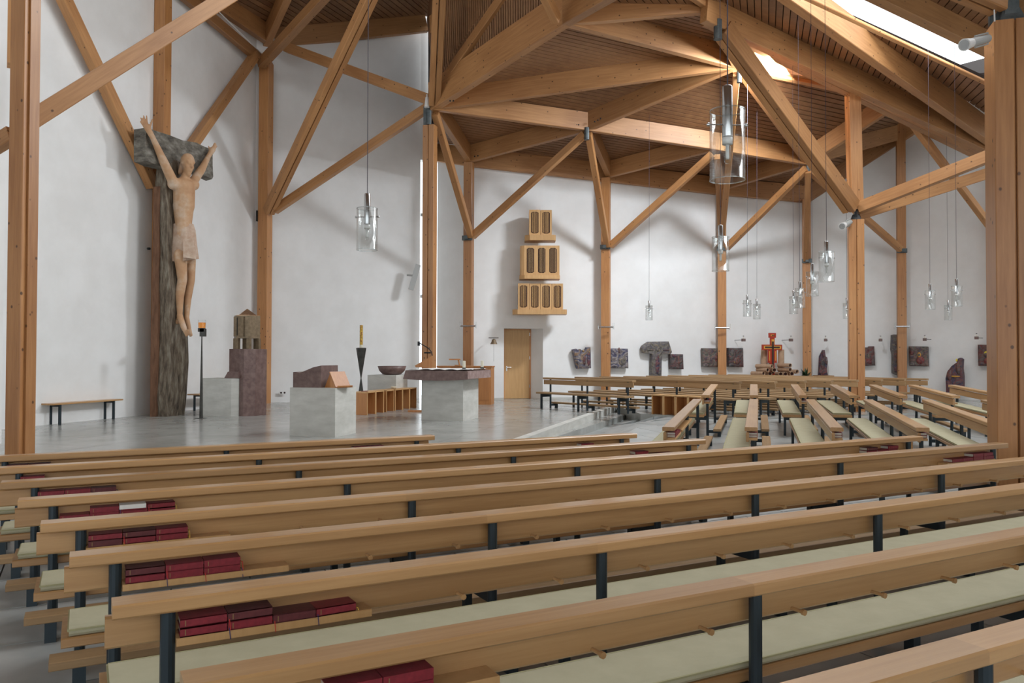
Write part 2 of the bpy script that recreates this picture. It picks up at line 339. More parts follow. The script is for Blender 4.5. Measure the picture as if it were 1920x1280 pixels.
hd = part('handle', MB().rod((.10, -.05, 1.0), (.24, -.05, 1.0), .012).rod((.10, 0, 1.0), (.10, -.05, 1.0), .012).box(.085, .115, -.008, 0, .88, 1.04), 'chrome', door)
for z in (.35, 1.25, 2.0): part('hinge', MB().rod((L-.045, -.015, z), (L-.045, -.015, z+.1), .012), 'chrome', door)
part('door_light_block', MB().box(-.4, L+.4, .06, .3, -.3, H+.6), 'plaster', door)  # unseen backing added behind the door to block sky light through the gaps
# baseboard strips
mb = MB(); wallseg(mb, (a.x, a.y-.02), (dl.x, dl.y-.02), HP, HP+.07, HP+.07, .02); wallseg(mb, (dr.x, dr.y-.02), (b.x, b.y-.02), HP, HP+.07, HP+.07, .02); struct('baseboard_far', mb, 'cast')
mb = MB(); wallseg(mb, (back[-1].x, back[-1].y), (20.5, -7), 0, 11, 11); struct('wall_right', mb, 'plaster')
mb = MB(); wallseg(mb, (nw.x-2.6, nw.y-9), (-13, -7), -.1, 12, 12); struct('wall_rear_left', mb, 'plaster')
mb = MB(); wallseg(mb, (21, -7), (-14, -7), -.1, 1.0, 1.0); wallseg(mb, (21, -7), (-14, -7), 6.2, 11.4, 11.4); struct('wall_rear', mb, 'plaster')
# narrow window slot between middle and far wall
T = frame(Vector((-2.93, 25.32, 0)), Vector((PL[0].x+.02, 25.45, 0))); win = part('window_2', MB().box(0, .12, -.01, .02, 6.1, 6.2).box(0, .12, -.01, .02, 3.5, 3.6), 'speaker', None, T); win['kind'] = 'structure'
part('pane', MB().box(0, .4, .0, .008, HP, 9.), 'pane', win)

# ------------------------------------------------------------ roof
Nn = dict(T3=V(814, 207, 20.6), T4=V(879, 305, 24.0), T5=V(1141, 333, 24.9), T6=V(1357, 356, 26.2), T7=V(1515, 374, 27.2), T8=V(1684, 263, 26.4),
          B=V(1103, 246, 22.0), E=V(1342, 282, 22.8), D=V(1514, 310, 23.5), C=V(1380, 130, 19.6), H=V(1062, 48, 16.7), I=V(1350, 56, 17.0), Gn=V(1690, 196, 21.5),
          NJ=V(498, 92, 22.9), T3U=V(800, 60, 24.95), A1=V(385, 5, 19.6), A0=V(300, -78, 17.2), U1=V(640, -220, 17), Mv=V(1090, -200, 15.5), Kv=V(825, -150, 18.5),
          Hn=V(1170, -14, 14.8), Q0=V(1400, -48, 15.0), R1=V(1862, 292, 22.5), Q1=V(1872, 283, 22.3), S0=V(1400, -54, 14.5), S1=V(1930, 196, 18.5), X=V(1600, 45, 17.5), Q1t=V(1900, 248, 22.5),
          R0=V(1500, -66, 13.0), Rr=V(1950, 150, 16.8), T9=PL[6]+Vector((0, 0, .1)))
up = lambda k, d=.5: (Nn[k] if isinstance(k, str) else k)+Vector((0, 0, d))
ceiling = link('ceiling', None); ceiling['kind'] = 'structure'
def panel(pts, az, pitch=.14, gap=.02, single=False, dk=.05, al=(3740, 675)):
    """boards cut to the polygon, laid along the horizontal direction az, over a dark deck"""
    cpt = sum(pts, Vector())/len(pts); n = (pts[1]-pts[0]).cross(pts[2]-pts[0]).normalized()
    if n.z < 0: n = -n
    def onp(x, y): r_ = ray(x, y); e_ = Vector((0, 0, EYE)); return e_+r_*((cpt-e_).dot(n)/r_.dot(n))
    q_ = cpt-Vector((0, 0, EYE)); dc = q_.dot(CF); ix = 960+F_PX*q_.dot(CR)/dc; iy = 640-F_PX*q_.dot(CU)/dc    # run of the boards within the panel
    dv_ = Vector((al[0]-ix, al[1]-iy)).normalized()*20; bd = onp(ix+dv_.x, iy+dv_.y)-onp(ix-dv_.x, iy-dv_.y); az = math.atan2(bd.x, bd.y)
    big = [cpt+(p-cpt)*1.03 for p in pts]; k = len(pts)
    dv = [tuple(p+n*dk) for p in big]+[tuple(p+n*(dk+.10)) for p in big]
    dkm = MB().add(dv, [tuple(range(k)), tuple(range(2*k-1, k-1, -1))]+[(i, k+i, k+(i+1) % k, (i+1) % k) for i in range(k)])
    pn = part('ceiling_panel', dkm, 'deck', ceiling)
    s = Vector((math.cos(az), -math.sin(az), 0)); lo = min(p.dot(s) for p in pts); hi = max(p.dot(s) for p in pts)
    hs = math.hypot(n.x*s.x+n.y*s.y, n.z) or 1; step = pitch*max(.25, abs(n.z)/hs) if True else pitch
    joined = MB(); q = lo; cnt = 0
    while q < hi:
        poly = clip_half(clip_half(list(pts), s, q+step-gap), -s, -q); q += step
        if len(poly) < 3: continue
        m_ = len(poly); vv = [tuple(p) for p in poly]+[tuple(p+n*.025) for p in poly]
        ff = [tuple(range(m_)), tuple(range(2*m_-1, m_-1, -1))]+[(i, m_+i, m_+(i+1) % m_, (i+1) % m_) for i in range(m_)]
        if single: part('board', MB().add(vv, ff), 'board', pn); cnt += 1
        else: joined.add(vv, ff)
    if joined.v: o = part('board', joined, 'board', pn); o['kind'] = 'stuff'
au1 = math.radians(61.8); au2 = math.radians(16.8)
for a_, b_, p_, q_ in ((1, 2, 'T4', 'T5'), (2, 3, 'T5', 'T6'), (3, 4, 'T6', 'T7'), (4, 5, 'T7', 'T8')): panel([up(p_, .48), up(q_, .48), PL[b_]+Vector((0, .5, .62)), PL[a_]+Vector((0, .5, .62))], au1, .15, .022)
for tri in (('T3', 'H', 'C'), ('T3', 'C', 'B'), ('T3', 'B', 'T4'), ('T4', 'B', 'T5'), ('B', 'E', 'T5'), ('T5', 'E', 'T6'), ('E', 'D', 'T6'), ('T6', 'D', 'T7'), ('T7', 'D', 'T8'), ('B', 'C', 'E'), ('E', 'C', 'D'), ('C', 'Gn', 'D'), ('D', 'Gn', 'T8'), ('H', 'I', 'C')):
    panel([up(k) for k in tri], au1, .15, .022)
panel([up('H', .45), up('Hn', .7), up(V(1345, -110, 14.5), .5), up('I', .5)], au1, .15, .022)
panel([up('T8'), up('Gn'), up(V(1960, 170, 22), .5), up('T9')], au1, .15, .022)
panel([up('T3', .75), up('H', .7), up('Mv')], 0, .14, .018, True, .05, (1000, 6000))
panel([up('T3U', .4), up('Kv', .3), up('T3', .6)], au2, .16, .02, False, .05, (1430, 545))
panel([up('T3U', .1), up('T3', .5), up(V(800, 300, 25.3), 0)], au1, .15, .022)
panel([up('T3'), up('T4'), up(PL[0], .6)], au1, .15, .022)
panel([up('T3', .75), up('Mv'), up('Kv')], 0, .14, .018, True, .05, (1000, 6000))
panel([up('H', .7), up('Hn', .75), up('Mv')], 0, .14, .018, True, .05, (1000, 6000))
panel([up('NJ', .55), up('T3U', .5), up('U1', .5)], au2, .16, .02, True, .05, (1430, 545))
panel([up('A0', .55), up('NJ', .55), up('U1', .5)], au2, .16, .02, True, .05, (1430, 545))
panel([up('T3U', .5), up('Kv', .5), up('Mv', .5), up('U1', .5)][:3], au2, .16, .02, False, .05, (1430, 545))
panel([up('T3U', .5), up('Mv', .5), up('U1', .5)], au2, .16, .02, False, .05, (1430, 545))
panel([up('I', .58), up('Q0', .0), up('R1', .55)], au2, .15, .02, True, .05, (1430, 545))
panel([Nn['X'], Nn['S1'], Nn['Q1t']], au2, .17, .02, True, .05, (1430, 545))
panel([up('R0', .42), up(V(1560, -300, 11), 0), up(V(2000, -160, 11.5), 0), up('Rr', .42)], au2, .17, .02, True, .05, (1430, 545))
mb = MB(); mb.box(-14, 22, -8, 8.5, 11.2, 11.5); mb.box(18, 22, 8.5, 19, 11.2, 11.5); mb.box(-14, 1.5, 8.5, 18, 13.3, 13.5); rr = part('roof_slab', mb, 'board', ceiling)
def rb(a, b, w=.17, d=.5, ext=.04, mat='glulam'): return beam('roof_beam', Nn[a] if isinstance(a, str) else a, Nn[b] if isinstance(b, str) else b, w, d, ceiling, mat, 'low', ext)
for a_, b_ in (('T3', 'B'), ('T3', 'T4'), ('T4', 'B'), ('B', 'E'), ('B', 'T5'), ('E', 'D'), ('T5', 'E'), ('T6', 'D'), ('D', 'T8'), ('D', 'Gn'), ('C', 'Gn'), ('C', 'D'), ('E', 'T6')): rb(a_, b_)
rb('T3', 'C', .18, .56); rb('B', 'C', .18, .54); rb('H', 'C', .18, .58); rb('T3', 'H', .22, .74); rb('H', 'Hn', .22, .74, .5)
rb('C', 'I', .16, .5); rb('C', V(1560, 152, 20.4), .16, .6); rb('C', V(1455, 72, 18.4), .16, .5); rb(V(1440, 108, 19.0), V(1600, 160, 20.0), .14, .4)
rb('H', V(1338, 24, 17.0), .18, .36)
rb(V(1290, -6, 16.5), V(1338, 26, 17.0), .14, .2)
rb('NJ', 'T3U', .2, .6); rb('NJ', 'U1', .2, .6); rb(V(385, 5, 19.7), V(503, 84, 22.8), .2, .62, 1.2)
rb(V(352, 8, 19.2), V(492, 124, 22.5), .17, .27, 1.0); rb(V(536, 98, 22.6), V(800, 196, 20.8), .17, .27)
rb(V(826, 172, 20.4), V(952, -6, 17.9), .16, .24, .4); rb(V(832, 48, 20.2), V(900, -2, 19.0), .18, .45, .5)
rb(V(1040, 42, 16.4), V(990, -60, 15.3), .16, .24)
rb('I', 'R1', .2, .62, .5); rb(V(1352, 62, 17.6), V(1845, 303, 23.3), .2, .5, .5); rb('Q0', 'Q1', .22, .62, .4); rb('S0', 'S1', .12, .05, .4); rb('R0', 'Rr', .22, .44, .5)
for p, q in zip(PL, PL[1:]): beam('eaves_plate', p, q, .2, .56, ceiling, 'glulam', 'low', .03)
part('tie_rod', MB().rod(V(400, 12, 19.4), V(489, 99, 22.2), .014), 'white', ceiling)
def node(px, py, Y, h, r=.07): part('steel_node', MB().rod(V(px, py, Y), V(px, py, Y)+Vector((0, 0, h)), r), 'zinc', ceiling)
node(1100, 262, 21.9, .34); node(1346, 74, 16.9, .42, .09); node(1386, 155, 19.4, .3, .06); node(1516, 322, 23.4, .2)
bm_ = MB()
for (x, y, Y) in ((1076, 233, 21.96), (1081, 234, 21.96), (1085, 234, 21.97), (1115, 228, 21.8), (1121, 225, 21.8), (1126, 222, 21.7), (844, 189, 20.0), (850, 189, 20.0), (890, 293, 23.8), (896, 292, 23.8)):
    bm_.ball(V(x, y, Y-.15), .022, .02, .022, 8)
part('bolt', bm_, 'black', ceiling)['kind'] = 'stuff'

# ------------------------------------------------------------ columns
def col_base(label, px, Y, z0=0.): p = V(px, 667, Y); return thing('timber_column', label, 'column', (p.x, p.y, z0), -math.radians(16.8))
def post(t, w, d, z1, mat='pine', split=True, x=0., y=0.):
    c = .008
    def pf(x0, x1, y0, y1): return [(x0+c, y0), (x1-c, y0), (x1, y0+c), (x1, y1-c), (x1-c, y1), (x0+c, y1), (x0, y1-c), (x0, y0+c)]
    if split:
        part('post', MB().zprism(pf(x-w/2, x-.008, y-d/2, y+d/2), 0, z1), mat, t); part('post', MB().zprism(pf(x+.008, x+w/2, y-d/2, y+d/2), 0, z1), mat, t)
        part('filler', MB().box(x-.01, x+.01, y-d/2+.04, y+d/2-.04, 0, z1), mat, t)
    else: part('post', MB().zprism(pf(x-w/2, x+w/2, y-d/2, y+d/2), 0, z1), mat, t)
def brace(t, a, b, w, d, mat='glulam', pair=False):
    if pair:
        T = frame(a, b); y = Vector((T[0][1], T[1][1], T[2][1]))
        for s in (-1, 1): beam('brace', a+y*s*(w/4+.006), b+y*s*(w/4+.006), w/2-.01, d, t, mat, 'mid', .05)
    else: beam('brace', a, b, w, d, t, mat, 'mid', .05)
def zat(px, py, Y): return V(px, py, Y).z
# near left column
c = col_base('tall knotty pine column at the left edge of the photo', 39, 10.5, HP); post(c, .24, .24, 8.5, 'pine', False)
part('wing', MB().box(-.165, -.12, -.05, .1, 0, 8.5), 'pine', c); part('wing', MB().box(.12, .15, -.05, .1, 0, 8.5), 'pine', c)
brace(c, V(48, 232, 10.75), V(560, -90, 14), .2, .24); brace(c, V(20, 255, 10.7), V(-40, 292, 10.9), .16, .2); brace(c, V(18, 118, 12.8), V(24, -60, 13.5), .12, .14)
# wall column behind the crucifix
c = col_base('timber column rising behind the large crucifix on the left wall', 299, 18.32, HP); post(c, .30, .24, 11.2, 'pine', False)
brace(c, V(284, 345, 18.0), V(92, -60, 15.05), .2, .24); brace(c, V(312, 342, 18.6), V(478, 104, 22.0), .2, .22)
part('steel_node', MB().rod((-.2, -.06, zat(285, 365, 18.2)-HP), (-.2, -.06, zat(285, 345, 18.2)-HP), .06), 'black', c)
# column between left and middle wall
c = col_base('timber column with three braces left of the first hanging lamp', 495, 22.55, HP); post(c, .31, .26, zat(495, 118, 22.5)-HP, 'pine', False)
brace(c, V(505, 394, 22.4), V(722, -62, 17.5), .28, .24, 'glulam', True); brace(c, V(518, 392, 22.4), V(800, 203, 20.8), .18, .22); brace(c, V(492, 118, 22.2), V(700, -106, 17.6), .22, .26)
part('steel_node', MB().box(-.19, -.15, -.16, -.06, zat(485, 415, 22.5)-HP, zat(485, 395, 22.5)-HP), 'black', c)
# column at the window slot
c = col_base('tall column with steel head between the narrow window slot and the far wall', 804.5, 20.7, HP); hz = zat(804, 236, 20.7)-HP; post(c, .31, .26, hz, 'pine')
part('steel_head', MB().rod((0, -.1, hz), (0, -.1, hz+.45), .07).box(-.15, -.05, -.1, .12, hz, hz+.5), 'zinc', c)
brace(c, V(815, 190, 20.4), V(826, -60, 17.5), .30, .26, 'glulam', True)
part('projector_lamp', MB().rod((0, -.22, hz+.42), (0, -.22, hz+.68), .07, .04).rod((0, -.22, hz+.68), (0, -.22, hz+.76), .02), 'white', c)
# far wall columns with the V-struts that carry the inner roof nodes
def farcol(label, px, Y, pyj, ytop, struts, w=.27):
    c = col_base(label, px, Y, HP); post(c, w, .22, zat(px, ytop, Y)-HP, 'pine', False)
    zj = zat(px, pyj, Y)-HP; part('steel_node', MB().box(-w/2-.02, w/2+.02, -.17, -.1, zj-.12, zj+.02).box(-.05, .05, -.3, -.1, zj-.1, zj), 'zinc', c)
    for (x0, y0, x1, y1, Y1) in struts: brace(c, V(x0, y0, Y-.2), V(x1, y1, Y1), .17, .19)
    return c
farcol('column left of the door, beneath two roof struts', 878, 24.0, 444, 305, [(882, 440, 817, 216, 20.7), (888, 441, 1094, 254, 22.0)])
farcol('column between the first wall relief and the second', 1136, 24.9, 461, 334, [(1138, 458, 1104, 254, 22.0), (1147, 459, 1333, 292, 22.7)])
farcol('column behind the second hanging lamp of the middle', 1354, 26.2, 464, 356, [(1352, 458, 1345, 296, 22.8), (1364, 463, 1510, 318, 23.4), (1353, 452, 1381, 140, 19.5)])
farcol('column beside the small green plant at the corner of the far wall', 1513, 27.1, 487, 374, [(1511, 484, 1515, 322, 23.4)])
farcol('column right of the tall narrow wall relief', 1691, 26.3, 468, 214, [(1687, 466, 1516, 318, 23.5)])
farcol('far wall column mostly hidden behind the big right-hand column', 1870, 24.5, 442, 140, [(1868, 440, 1700, 216, 21.6)])
# free-standing middle column
c = col_base('free-standing knotty column among the right-hand pews with steel head and braces', 1605.5, 20.0, .2); hz = zat(1605, 413, 20)-.2; post(c, .36, .36, hz)
part('steel_head', MB().zprism([(-.12, -.12), (.12, -.12), (.12, .12), (-.12, .12)], hz, hz+.14, None, .6).box(-.03, .03, -.1, .1, hz, hz+.55), 'black', c)
brace(c, V(1594, 386, 19.8), V(1356, 58, 17.1), .34, .36, 'glulam', True); brace(c, V(1604, 390, 20), V(1598, 162, 20), .28, .3, 'glulam', True)
brace(c, V(1614, 388, 19.9), V(2100, 196, 16.5), .2, .28); brace(c, V(1612, 402, 20.1), V(2080, 252, 20.5), .2, .28)
# near right column
c = col_base('massive knotty column at the right edge of the photo with a steel head', 1898, 8.7, 0); hz = zat(1890, 48, 8.7); post(c, .40, .40, hz)
part('steel_head', MB().zprism([(-.13, -.13), (.13, -.13), (.13, .13), (-.13, .13)], hz, hz+.16, None, .62).box(-.07, .07, -.1, .1, hz, hz+.5).box(-.2, .0, -.03, .03, hz+.02, hz+.25), 'zinc', c)
brace(c, V(1866, 2, 8.6), V(1700, -70, 8.0), .22, .24, 'glulam', True); brace(c, V(1925, 20, 8.8), V(2060, -60, 8.2), .26, .26, 'glulam', True)
part('cable', MB().rod((-.2, -.22, hz-.02), (-.2, -.2, hz+.24), .008), 'white', c)

# spotlights on columns
def spot(label, a, b, r, s):
    ax = (b-a).normalized(); t = thing('spotlight', label, 'spotlight', a); o = Vector(a)
    d = b-a
    part('lamp_body', MB().rod((0, 0, 0), d*.72, r*.72, r*.8, 14), 'speaker', t, smooth=False)
    part('reflector', MB().rod(d*.72, d, r*.8, r*1.05, 16), 'white', t); part('lens', MB().rod(d, d*1.01, r*.85, r*.85, 16), 'chrome', t)
    part('bracket', MB().rod((0, 0, r), d*.55+Vector((0, 0, r)), r*.15).rod((0, 0, -r), d*.55-Vector((0, 0, r)), r*.15).rod((0, 0, -r), (0, 0, r), r*.15), 'speaker', t)
spot('small spotlight clamped near the top of the big right-hand column', V(1852, 72, 8.5), V(1808, 84, 8.2), .06, 1)
spot('small spotlight clamped near the top of the free-standing middle column', V(1594, 416, 19.8), V(1579, 424, 19.3), .085, 1)

# ------------------------------------------------------------ pews
def rp(y0, y1, z0, z1, c=.006): return [(y0+c, z0), (y1-c, z0), (y1, z0+c), (y1, z1-c), (y1-c, z1), (y0+c, z1), (y0, z1-c), (y0, z0+c)]
def pew(label, group, Mx, L, posts, cushion=True, pegs=None, shelves=((.205, .92),), rw=.125, seam=None, zb=0., oak='oak', knee=True):
    t = thing('pew', label, 'pew', None, 0, group, Mx)
    cuts = [0]+([seam] if seam else [])+[L]
    for a, b in zip(cuts, cuts[1:]): part('top_rail', MB().prism(rp(0, rw, .75, .80, .007), a, b), oak, t)
    part('backrest_board', MB().prism(rp(.10, .135, .622, .738, .008), -.02, L-.03), oak, t)
    part('seat_board', MB().prism(rp(.10, .44, .385, .43), -.03, L-.05), oak, t)
    if cushion:
        part('seat_cushion', MB().prism([(.115, .432), (.425, .432), (.435, .445), (.425, .462), (.40, .468), (.14, .468), (.115, .462), (.105, .445)], .0, L-.09), 'cushion', t)
        part('piping', MB().prism([(.424, .456), (.433, .456), (.433, .463), (.424, .463)], .0, L-.09).prism([(.106, .456), (.115, .456), (.115, .463), (.106, .463)], .0, L-.09).box(-.006, .003, .115, .425, .452, .462), 'piping', t)
    if knee: part('kneeler', MB().prism(rp(-.20, -.06, .115, .16, .005), .05, L-.1), oak if oak != 'oak' else 'oak_grey', t)
    for x in posts:
        part('post', MB().rod((x, .055, zb), (x, .055, .755), .026, n=12), 'steel', t)
        part('leg', MB().box(x-.022, x+.022, .36, .404, zb, .385), 'steel', t)
        part('seat_bracket', MB().box(x-.012, x+.012, .05, .40, .30, .385), 'steel', t)
        if knee: part('kneeler_bracket', MB().box(x-.015, x+.015, -.18, .05, .06, .115).box(x-.03, x+.03, -.19, -.13, zb, .115), 'steel', t)
    if pegs:
        x = pegs[0]
        while x < pegs[1]:
            part('coat_peg', MB().rod((x, .10, .637), (x, .045, .637), .008, n=8).rod((x, .045, .637), (x, .032, .637), .0125, n=8), 'oak', t); x += .487
    for a, b in shelves: part('book_shelf', MB().prism(rp(.0, .10, .627, .657, .003), a, b), 'oak_light', t)
    return t
BK = {}
def book_proto():
    for k in ('red', 'maroon'):
        BK[k] = (MB().box(0, .158, 0, .102, 0, .0035).box(0, .158, 0, .102, .0285, .032).box(0, .158, 0, .005, 0, .032).mesh('cover', k),
                 MB().box(.004, .152, .004, .098, .0036, .0284).mesh('page_block', 'paper'),
                 MB().box(.016, .0195, -.0006, 0, .006, .026).mesh('gilt_title', 'gold'))
book_proto()
def book(Mp, x, z, colour, label, group, yaw=0., y=.002, ribbon=0):
    Mx = Mp @ Matrix.Translation((x, y, z)) @ rot(yaw)
    t = thing('hymnal', label, 'book', None, 0, group, Mx); c, pg, gt = BK[colour]
    link('cover', c, t); link('page_block', pg, t); link('gilt_title', gt, t)
    if ribbon: part('ribbon', MB().add([(.15, .03, .012), (.165, .0, .008), (.168, -.006, -.03), (.171, -.006, -.03), (.168, .0, .010), (.153, .03, .014)], [(0, 1, 4, 5), (1, 2, 3, 4)]), ('rib_gold', 'rib_red', 'rib_blue')[ribbon % 3], t)
ORD = ['nearest', 'second nearest', 'third nearest', 'fourth nearest', 'fifth nearest', 'sixth nearest', 'seventh nearest', 'eighth nearest', 'farthest']
P0, DP = 1.413, .8209
left_t = [.385, .238, .092, -.049, -.19, -.34, -.49, -.64, -.79]
right_t = [8.8, 8.65, 8.5, 8.34, 8.168, 8.02, 5.682, 5.421, 3.337]
postt = [[.56, 2.414, 4.4, 6.4, 8.5], [.42, 2.301, 4.25, 6.25, 8.4], [.272, 2.148, 4.1, 6.1, 8.3], [.128, 1.989, 3.953, 5.936, 8.17], [-.008, 1.833, 3.787, 5.781, 8.0], [-.158, 1.659, 3.606, 5.602, 7.85], [-.292, 1.509, 3.446, 5.5], [-.436, 1.354, 3.27, 5.25], [-.59, 1.206, 3.15]]
LB = {2: [(0, 0, 'red'), (0, 1, 'red'), (1, 0, 'red'), (1, 1, 'maroon'), (2, 0, 'maroon'), (3, 0, 'red')], 3: [(0, 0, 'red'), (0, 1, 'maroon'), (1, 0, 'red'), (1, 1, 'red'), (2, 0, 'red'), (2, 1, 'red')],
      4: [(0, 0, 'maroon'), (0, 1, 'red'), (1, 0, 'red'), (1, 1, 'maroon'), (2, 0, 'red'), (2, 1, 'red')], 5: [(0, 0, 'red'), (1, 0, 'red'), (1, 1, 'red'), (2, 0, 'red'), (2, 1, 'red'), (3, 0, 'red'), (3, 1, 'red')],
      6: [(0, 0, 'red'), (0, 1, 'red'), (1, 0, 'red'), (1, 1, 'red'), (2, 0, 'red'), (2, 1, 'maroon')], 7: [(0, 0, 'red'), (0, 1, 'red'), (1, 0, 'red'), (2, 0, 'red'), (1, 1, 'maroon')][:4], 8: [(0, 0, 'maroon'), (0, 1, 'maroon'), (1, 0, 'maroon'), (1, 1, 'maroon'), (2, 0, 'red')],
      1: [(1, 0, 'red'), (2, 0, 'red'), (1, 1, 'red'), (2, 1, 'red')]}
RB = {4: [(0, 0), (1, 0), (2, 0), (2, 1), (3, 0), (3, 1)], 5: [(0, 0), (0, 1), (1, 0), (2, 0), (2, 1)], 6: [(0, 0), (1, 0), (2, 0), (0, 1)], 7: [(0, 0), (1, 0), (2, 0), (1, 1)], 8: [(0, 0), (1, 0), (2, 0), (0, 1), (1, 1)]}
pos_w = ['outermost', 'second', 'third', 'fourth']
lab_near = ['oak pew nearest the camera, cut off by the bottom right corner', 'second nearest oak pew, its rail starting at the bottom edge of the photo', 'third nearest oak pew, four hymnal places wide on its left shelf',
            'fourth nearest oak pew with a double row of three red hymnals at the left', 'fifth nearest oak pew, its rail ending at the big right-hand column', 'sixth nearest oak pew with a white booklet among its hymnals',
            'seventh nearest oak pew, ending short before the right-hand pews', 'eighth nearest oak pew, second row from the platform', 'front oak pew next to the platform, the shortest of the near block']
for i in range(9):
    P = P0+DP*i; t0 = left_t[i]; L = right_t[i]-t0; o = UR*t0+NR*P
    Mx = Matrix.Translation(o) @ rot(A1); ps = [q-t0 for q in postt[i]]
    sh = [(.205, .92), (L-.98, L-.22)] if i != 0 else [(.205, .92)]
    pew(lab_near[i], 'near block of oak pews', Mx, L, ps, True, (1.335, L-1.1), sh, .125, ps[1]-.06)
    for (k, lay, cl) in LB.get(i, []):
        yw = .05 if (k == 3) else random.uniform(-.012, .012)
        book(Mx, .216+k*.1615, .6578+lay*.0325, cl, f"{cl} hymnal, {pos_w[k]} from left, {'upper' if lay else 'lower'} layer, left shelf of {ORD[i]} pew", 'hymnals on pew shelves', yw, .002, random.choice((0, 1, 2, 3)))
    for (k, lay) in RB.get(i, []):
        cl = 'maroon' if (i, k, lay) in ((5, 0, 1), (6, 1, 0), (7, 1, 0), (8, 0, 0)) else 'red'
        book(Mx, L-.90+k*.165, .6578+lay*.0325, cl, f"{cl} hymnal, {pos_w[3-k]} from right, {'upper' if lay else 'lower'} layer, right shelf of {ORD[i]} pew", 'hymnals on pew shelves', random.uniform(-.03, .03), .002, 0)
    if i == 5:
        t = thing('booklet', 'thin white booklet lying on red hymnals of the sixth nearest pew', 'booklet', None, 0, None, Mx @ Matrix.Translation((.216+2*.1615, -.004, .7232)))
        part('cover', MB().box(0, .15, 0, .1, 0, .004).box(0, .15, -.001, .004, -.022, .004), 'porcelain', t); part('page_block', MB().box(.003, .147, .004, .097, -.0012, -.0002), 'paper', t)
# right block: rows running away from the camera
def seg_pew(label, group, a, b, **k):
    """pew whose rear rail edge runs from a to b at the given rail heights"""
    x = (b-a); L = x.length; x = x.normalized(); y = Vector((0, 0, 1)).cross(x).normalized(); z = x.cross(y)
    o = a-z*.80+y*(-.07)
    Mx = Matrix(((x.x, y.x, z.x, o.x), (x.y, y.y, z.y, o.y), (x.z, y.z, z.z, o.z), (0, 0, 0, 1)))
    n = max(2, round(L/1.9)+1); ps = [.2+(L-.4)*i/(n-1) for i in range(n)]
    return Mx, L, pew(label, group, Mx, L, ps, **k)
WD = ['first', 'second', 'third', 'fourth', 'fifth', 'sixth', 'seventh', 'eighth', 'ninth']
near_r = [((1242+12, 794.5), (1308, 749.4)), ((1409, 795.6), (1414, 748)), ((1570, 799), (1520, 748.7)), ((1731, 801), (1628, 749.5)), ((1893, 803), (1738, 750)), ((2055, 805), (1848, 750))]
for i, (n_, f_) in enumerate(near_r):
    a = V(n_[0], n_[1], 9.7); b = V(f_[0], f_[1], 14.2); a.z = max(a.z, .81)
    a.z = fz(a.x, a.y)+.80; b.z = fz(b.x, b.y)+.80
    Mx, L, t = seg_pew(f'{WD[i]} pew from the left in the nearer half of the right-hand block, green cushion', 'right-hand block of pews, nearer half', a, b, rw=.15, pegs=None, shelves=((.1, .8), (1.0, 2.6)))
    if i < 4:
        for k in range(4 if i == 0 else 2):
            book(Mx, .13+k*.165, .6578, 'red', f'lower red hymnal, {WD[k]} from near end, {WD[i]} pew of nearer right block', 'hymnals on right-hand pews', 0, .002, 1 if k == 1 else 0)
            if k < 2: book(Mx, .13+k*.165, .6903, 'red', f'upper red hymnal, {WD[k]} from near end, {WD[i]} pew of nearer right block', 'hymnals on right-hand pews')
far_r = [((1323, 741), (1340, 718.5)), ((1414, 741), (1414, 718.5)), ((1506, 741), (1490, 718)), ((1601, 740), (1563, 718)), ((1694, 740), (1637, 718)), ((1793, 739), (1711, 719)), ((1895, 739), (1785, 719))]
for i, (n_, f_) in enumerate(far_r):
    a = V(n_[0], n_[1], 14.9); b = V(f_[0], f_[1], 17.0)
    a.z = fz(a.x, a.y)+.80; b.z = fz(b.x, b.y)+.80
    Mx, L, t = seg_pew(f'{WD[i]} pew from the left in the farther half of the right-hand block', 'right-hand block of pews, farther half', a, b, rw=.15, shelves=((.1, .8),))
    if i < 3:
        for k in range(2): book(Mx, .13+k*.165, .6578, 'red', f'red hymnal, {WD[k]} from near end, {WD[i]} pew of farther right block', 'hymnals on right-hand pews')
# rear block on the dais, facing the altar
vdir = Vector((.669, -.743, 0)); lens = [3.0, 5.05, 5.3, 5.45, 5.55, 5.65, 5.75, 5.85, 5.95]
for k in range(9):
    sh_ = .2 if k else 0; lf = Vector((.917+.731*k+.743*sh_, 21.0+.515*k+.669*sh_, HP)); L = lens[k]; rt = lf+vdir*L
    ang = math.atan2(-vdir.y, -vdir.x); n = max(3, round(L/1.9)+1); ps = [.2+(L-.4)*i/(n-1) for i in range(n)]
    pew(['uncushioned pew in front of the back block, nearest the platform step', 'second pew of the back block, behind the box stools'][k] if k < 2 else f'{WD[k]} pew from the front in the uncushioned block by the far wall', 'uncushioned pews by the far wall',
        Matrix.Translation(rt) @ rot(ang), L, ps, False, None, (), .14, None, 0., 'oak_grey')

# ------------------------------------------------------------ sanctuary
def axes_box(near, la, lb):          # near corner, size along -W2, size along U2 ; local frame x=W2 y=U2 origin at near corner
    return Matrix(((W2.x, U2.x, 0, near.x), (W2.y, U2.y, 0, near.y), (0, 0, 1, near.z), (0, 0, 0, 1)))
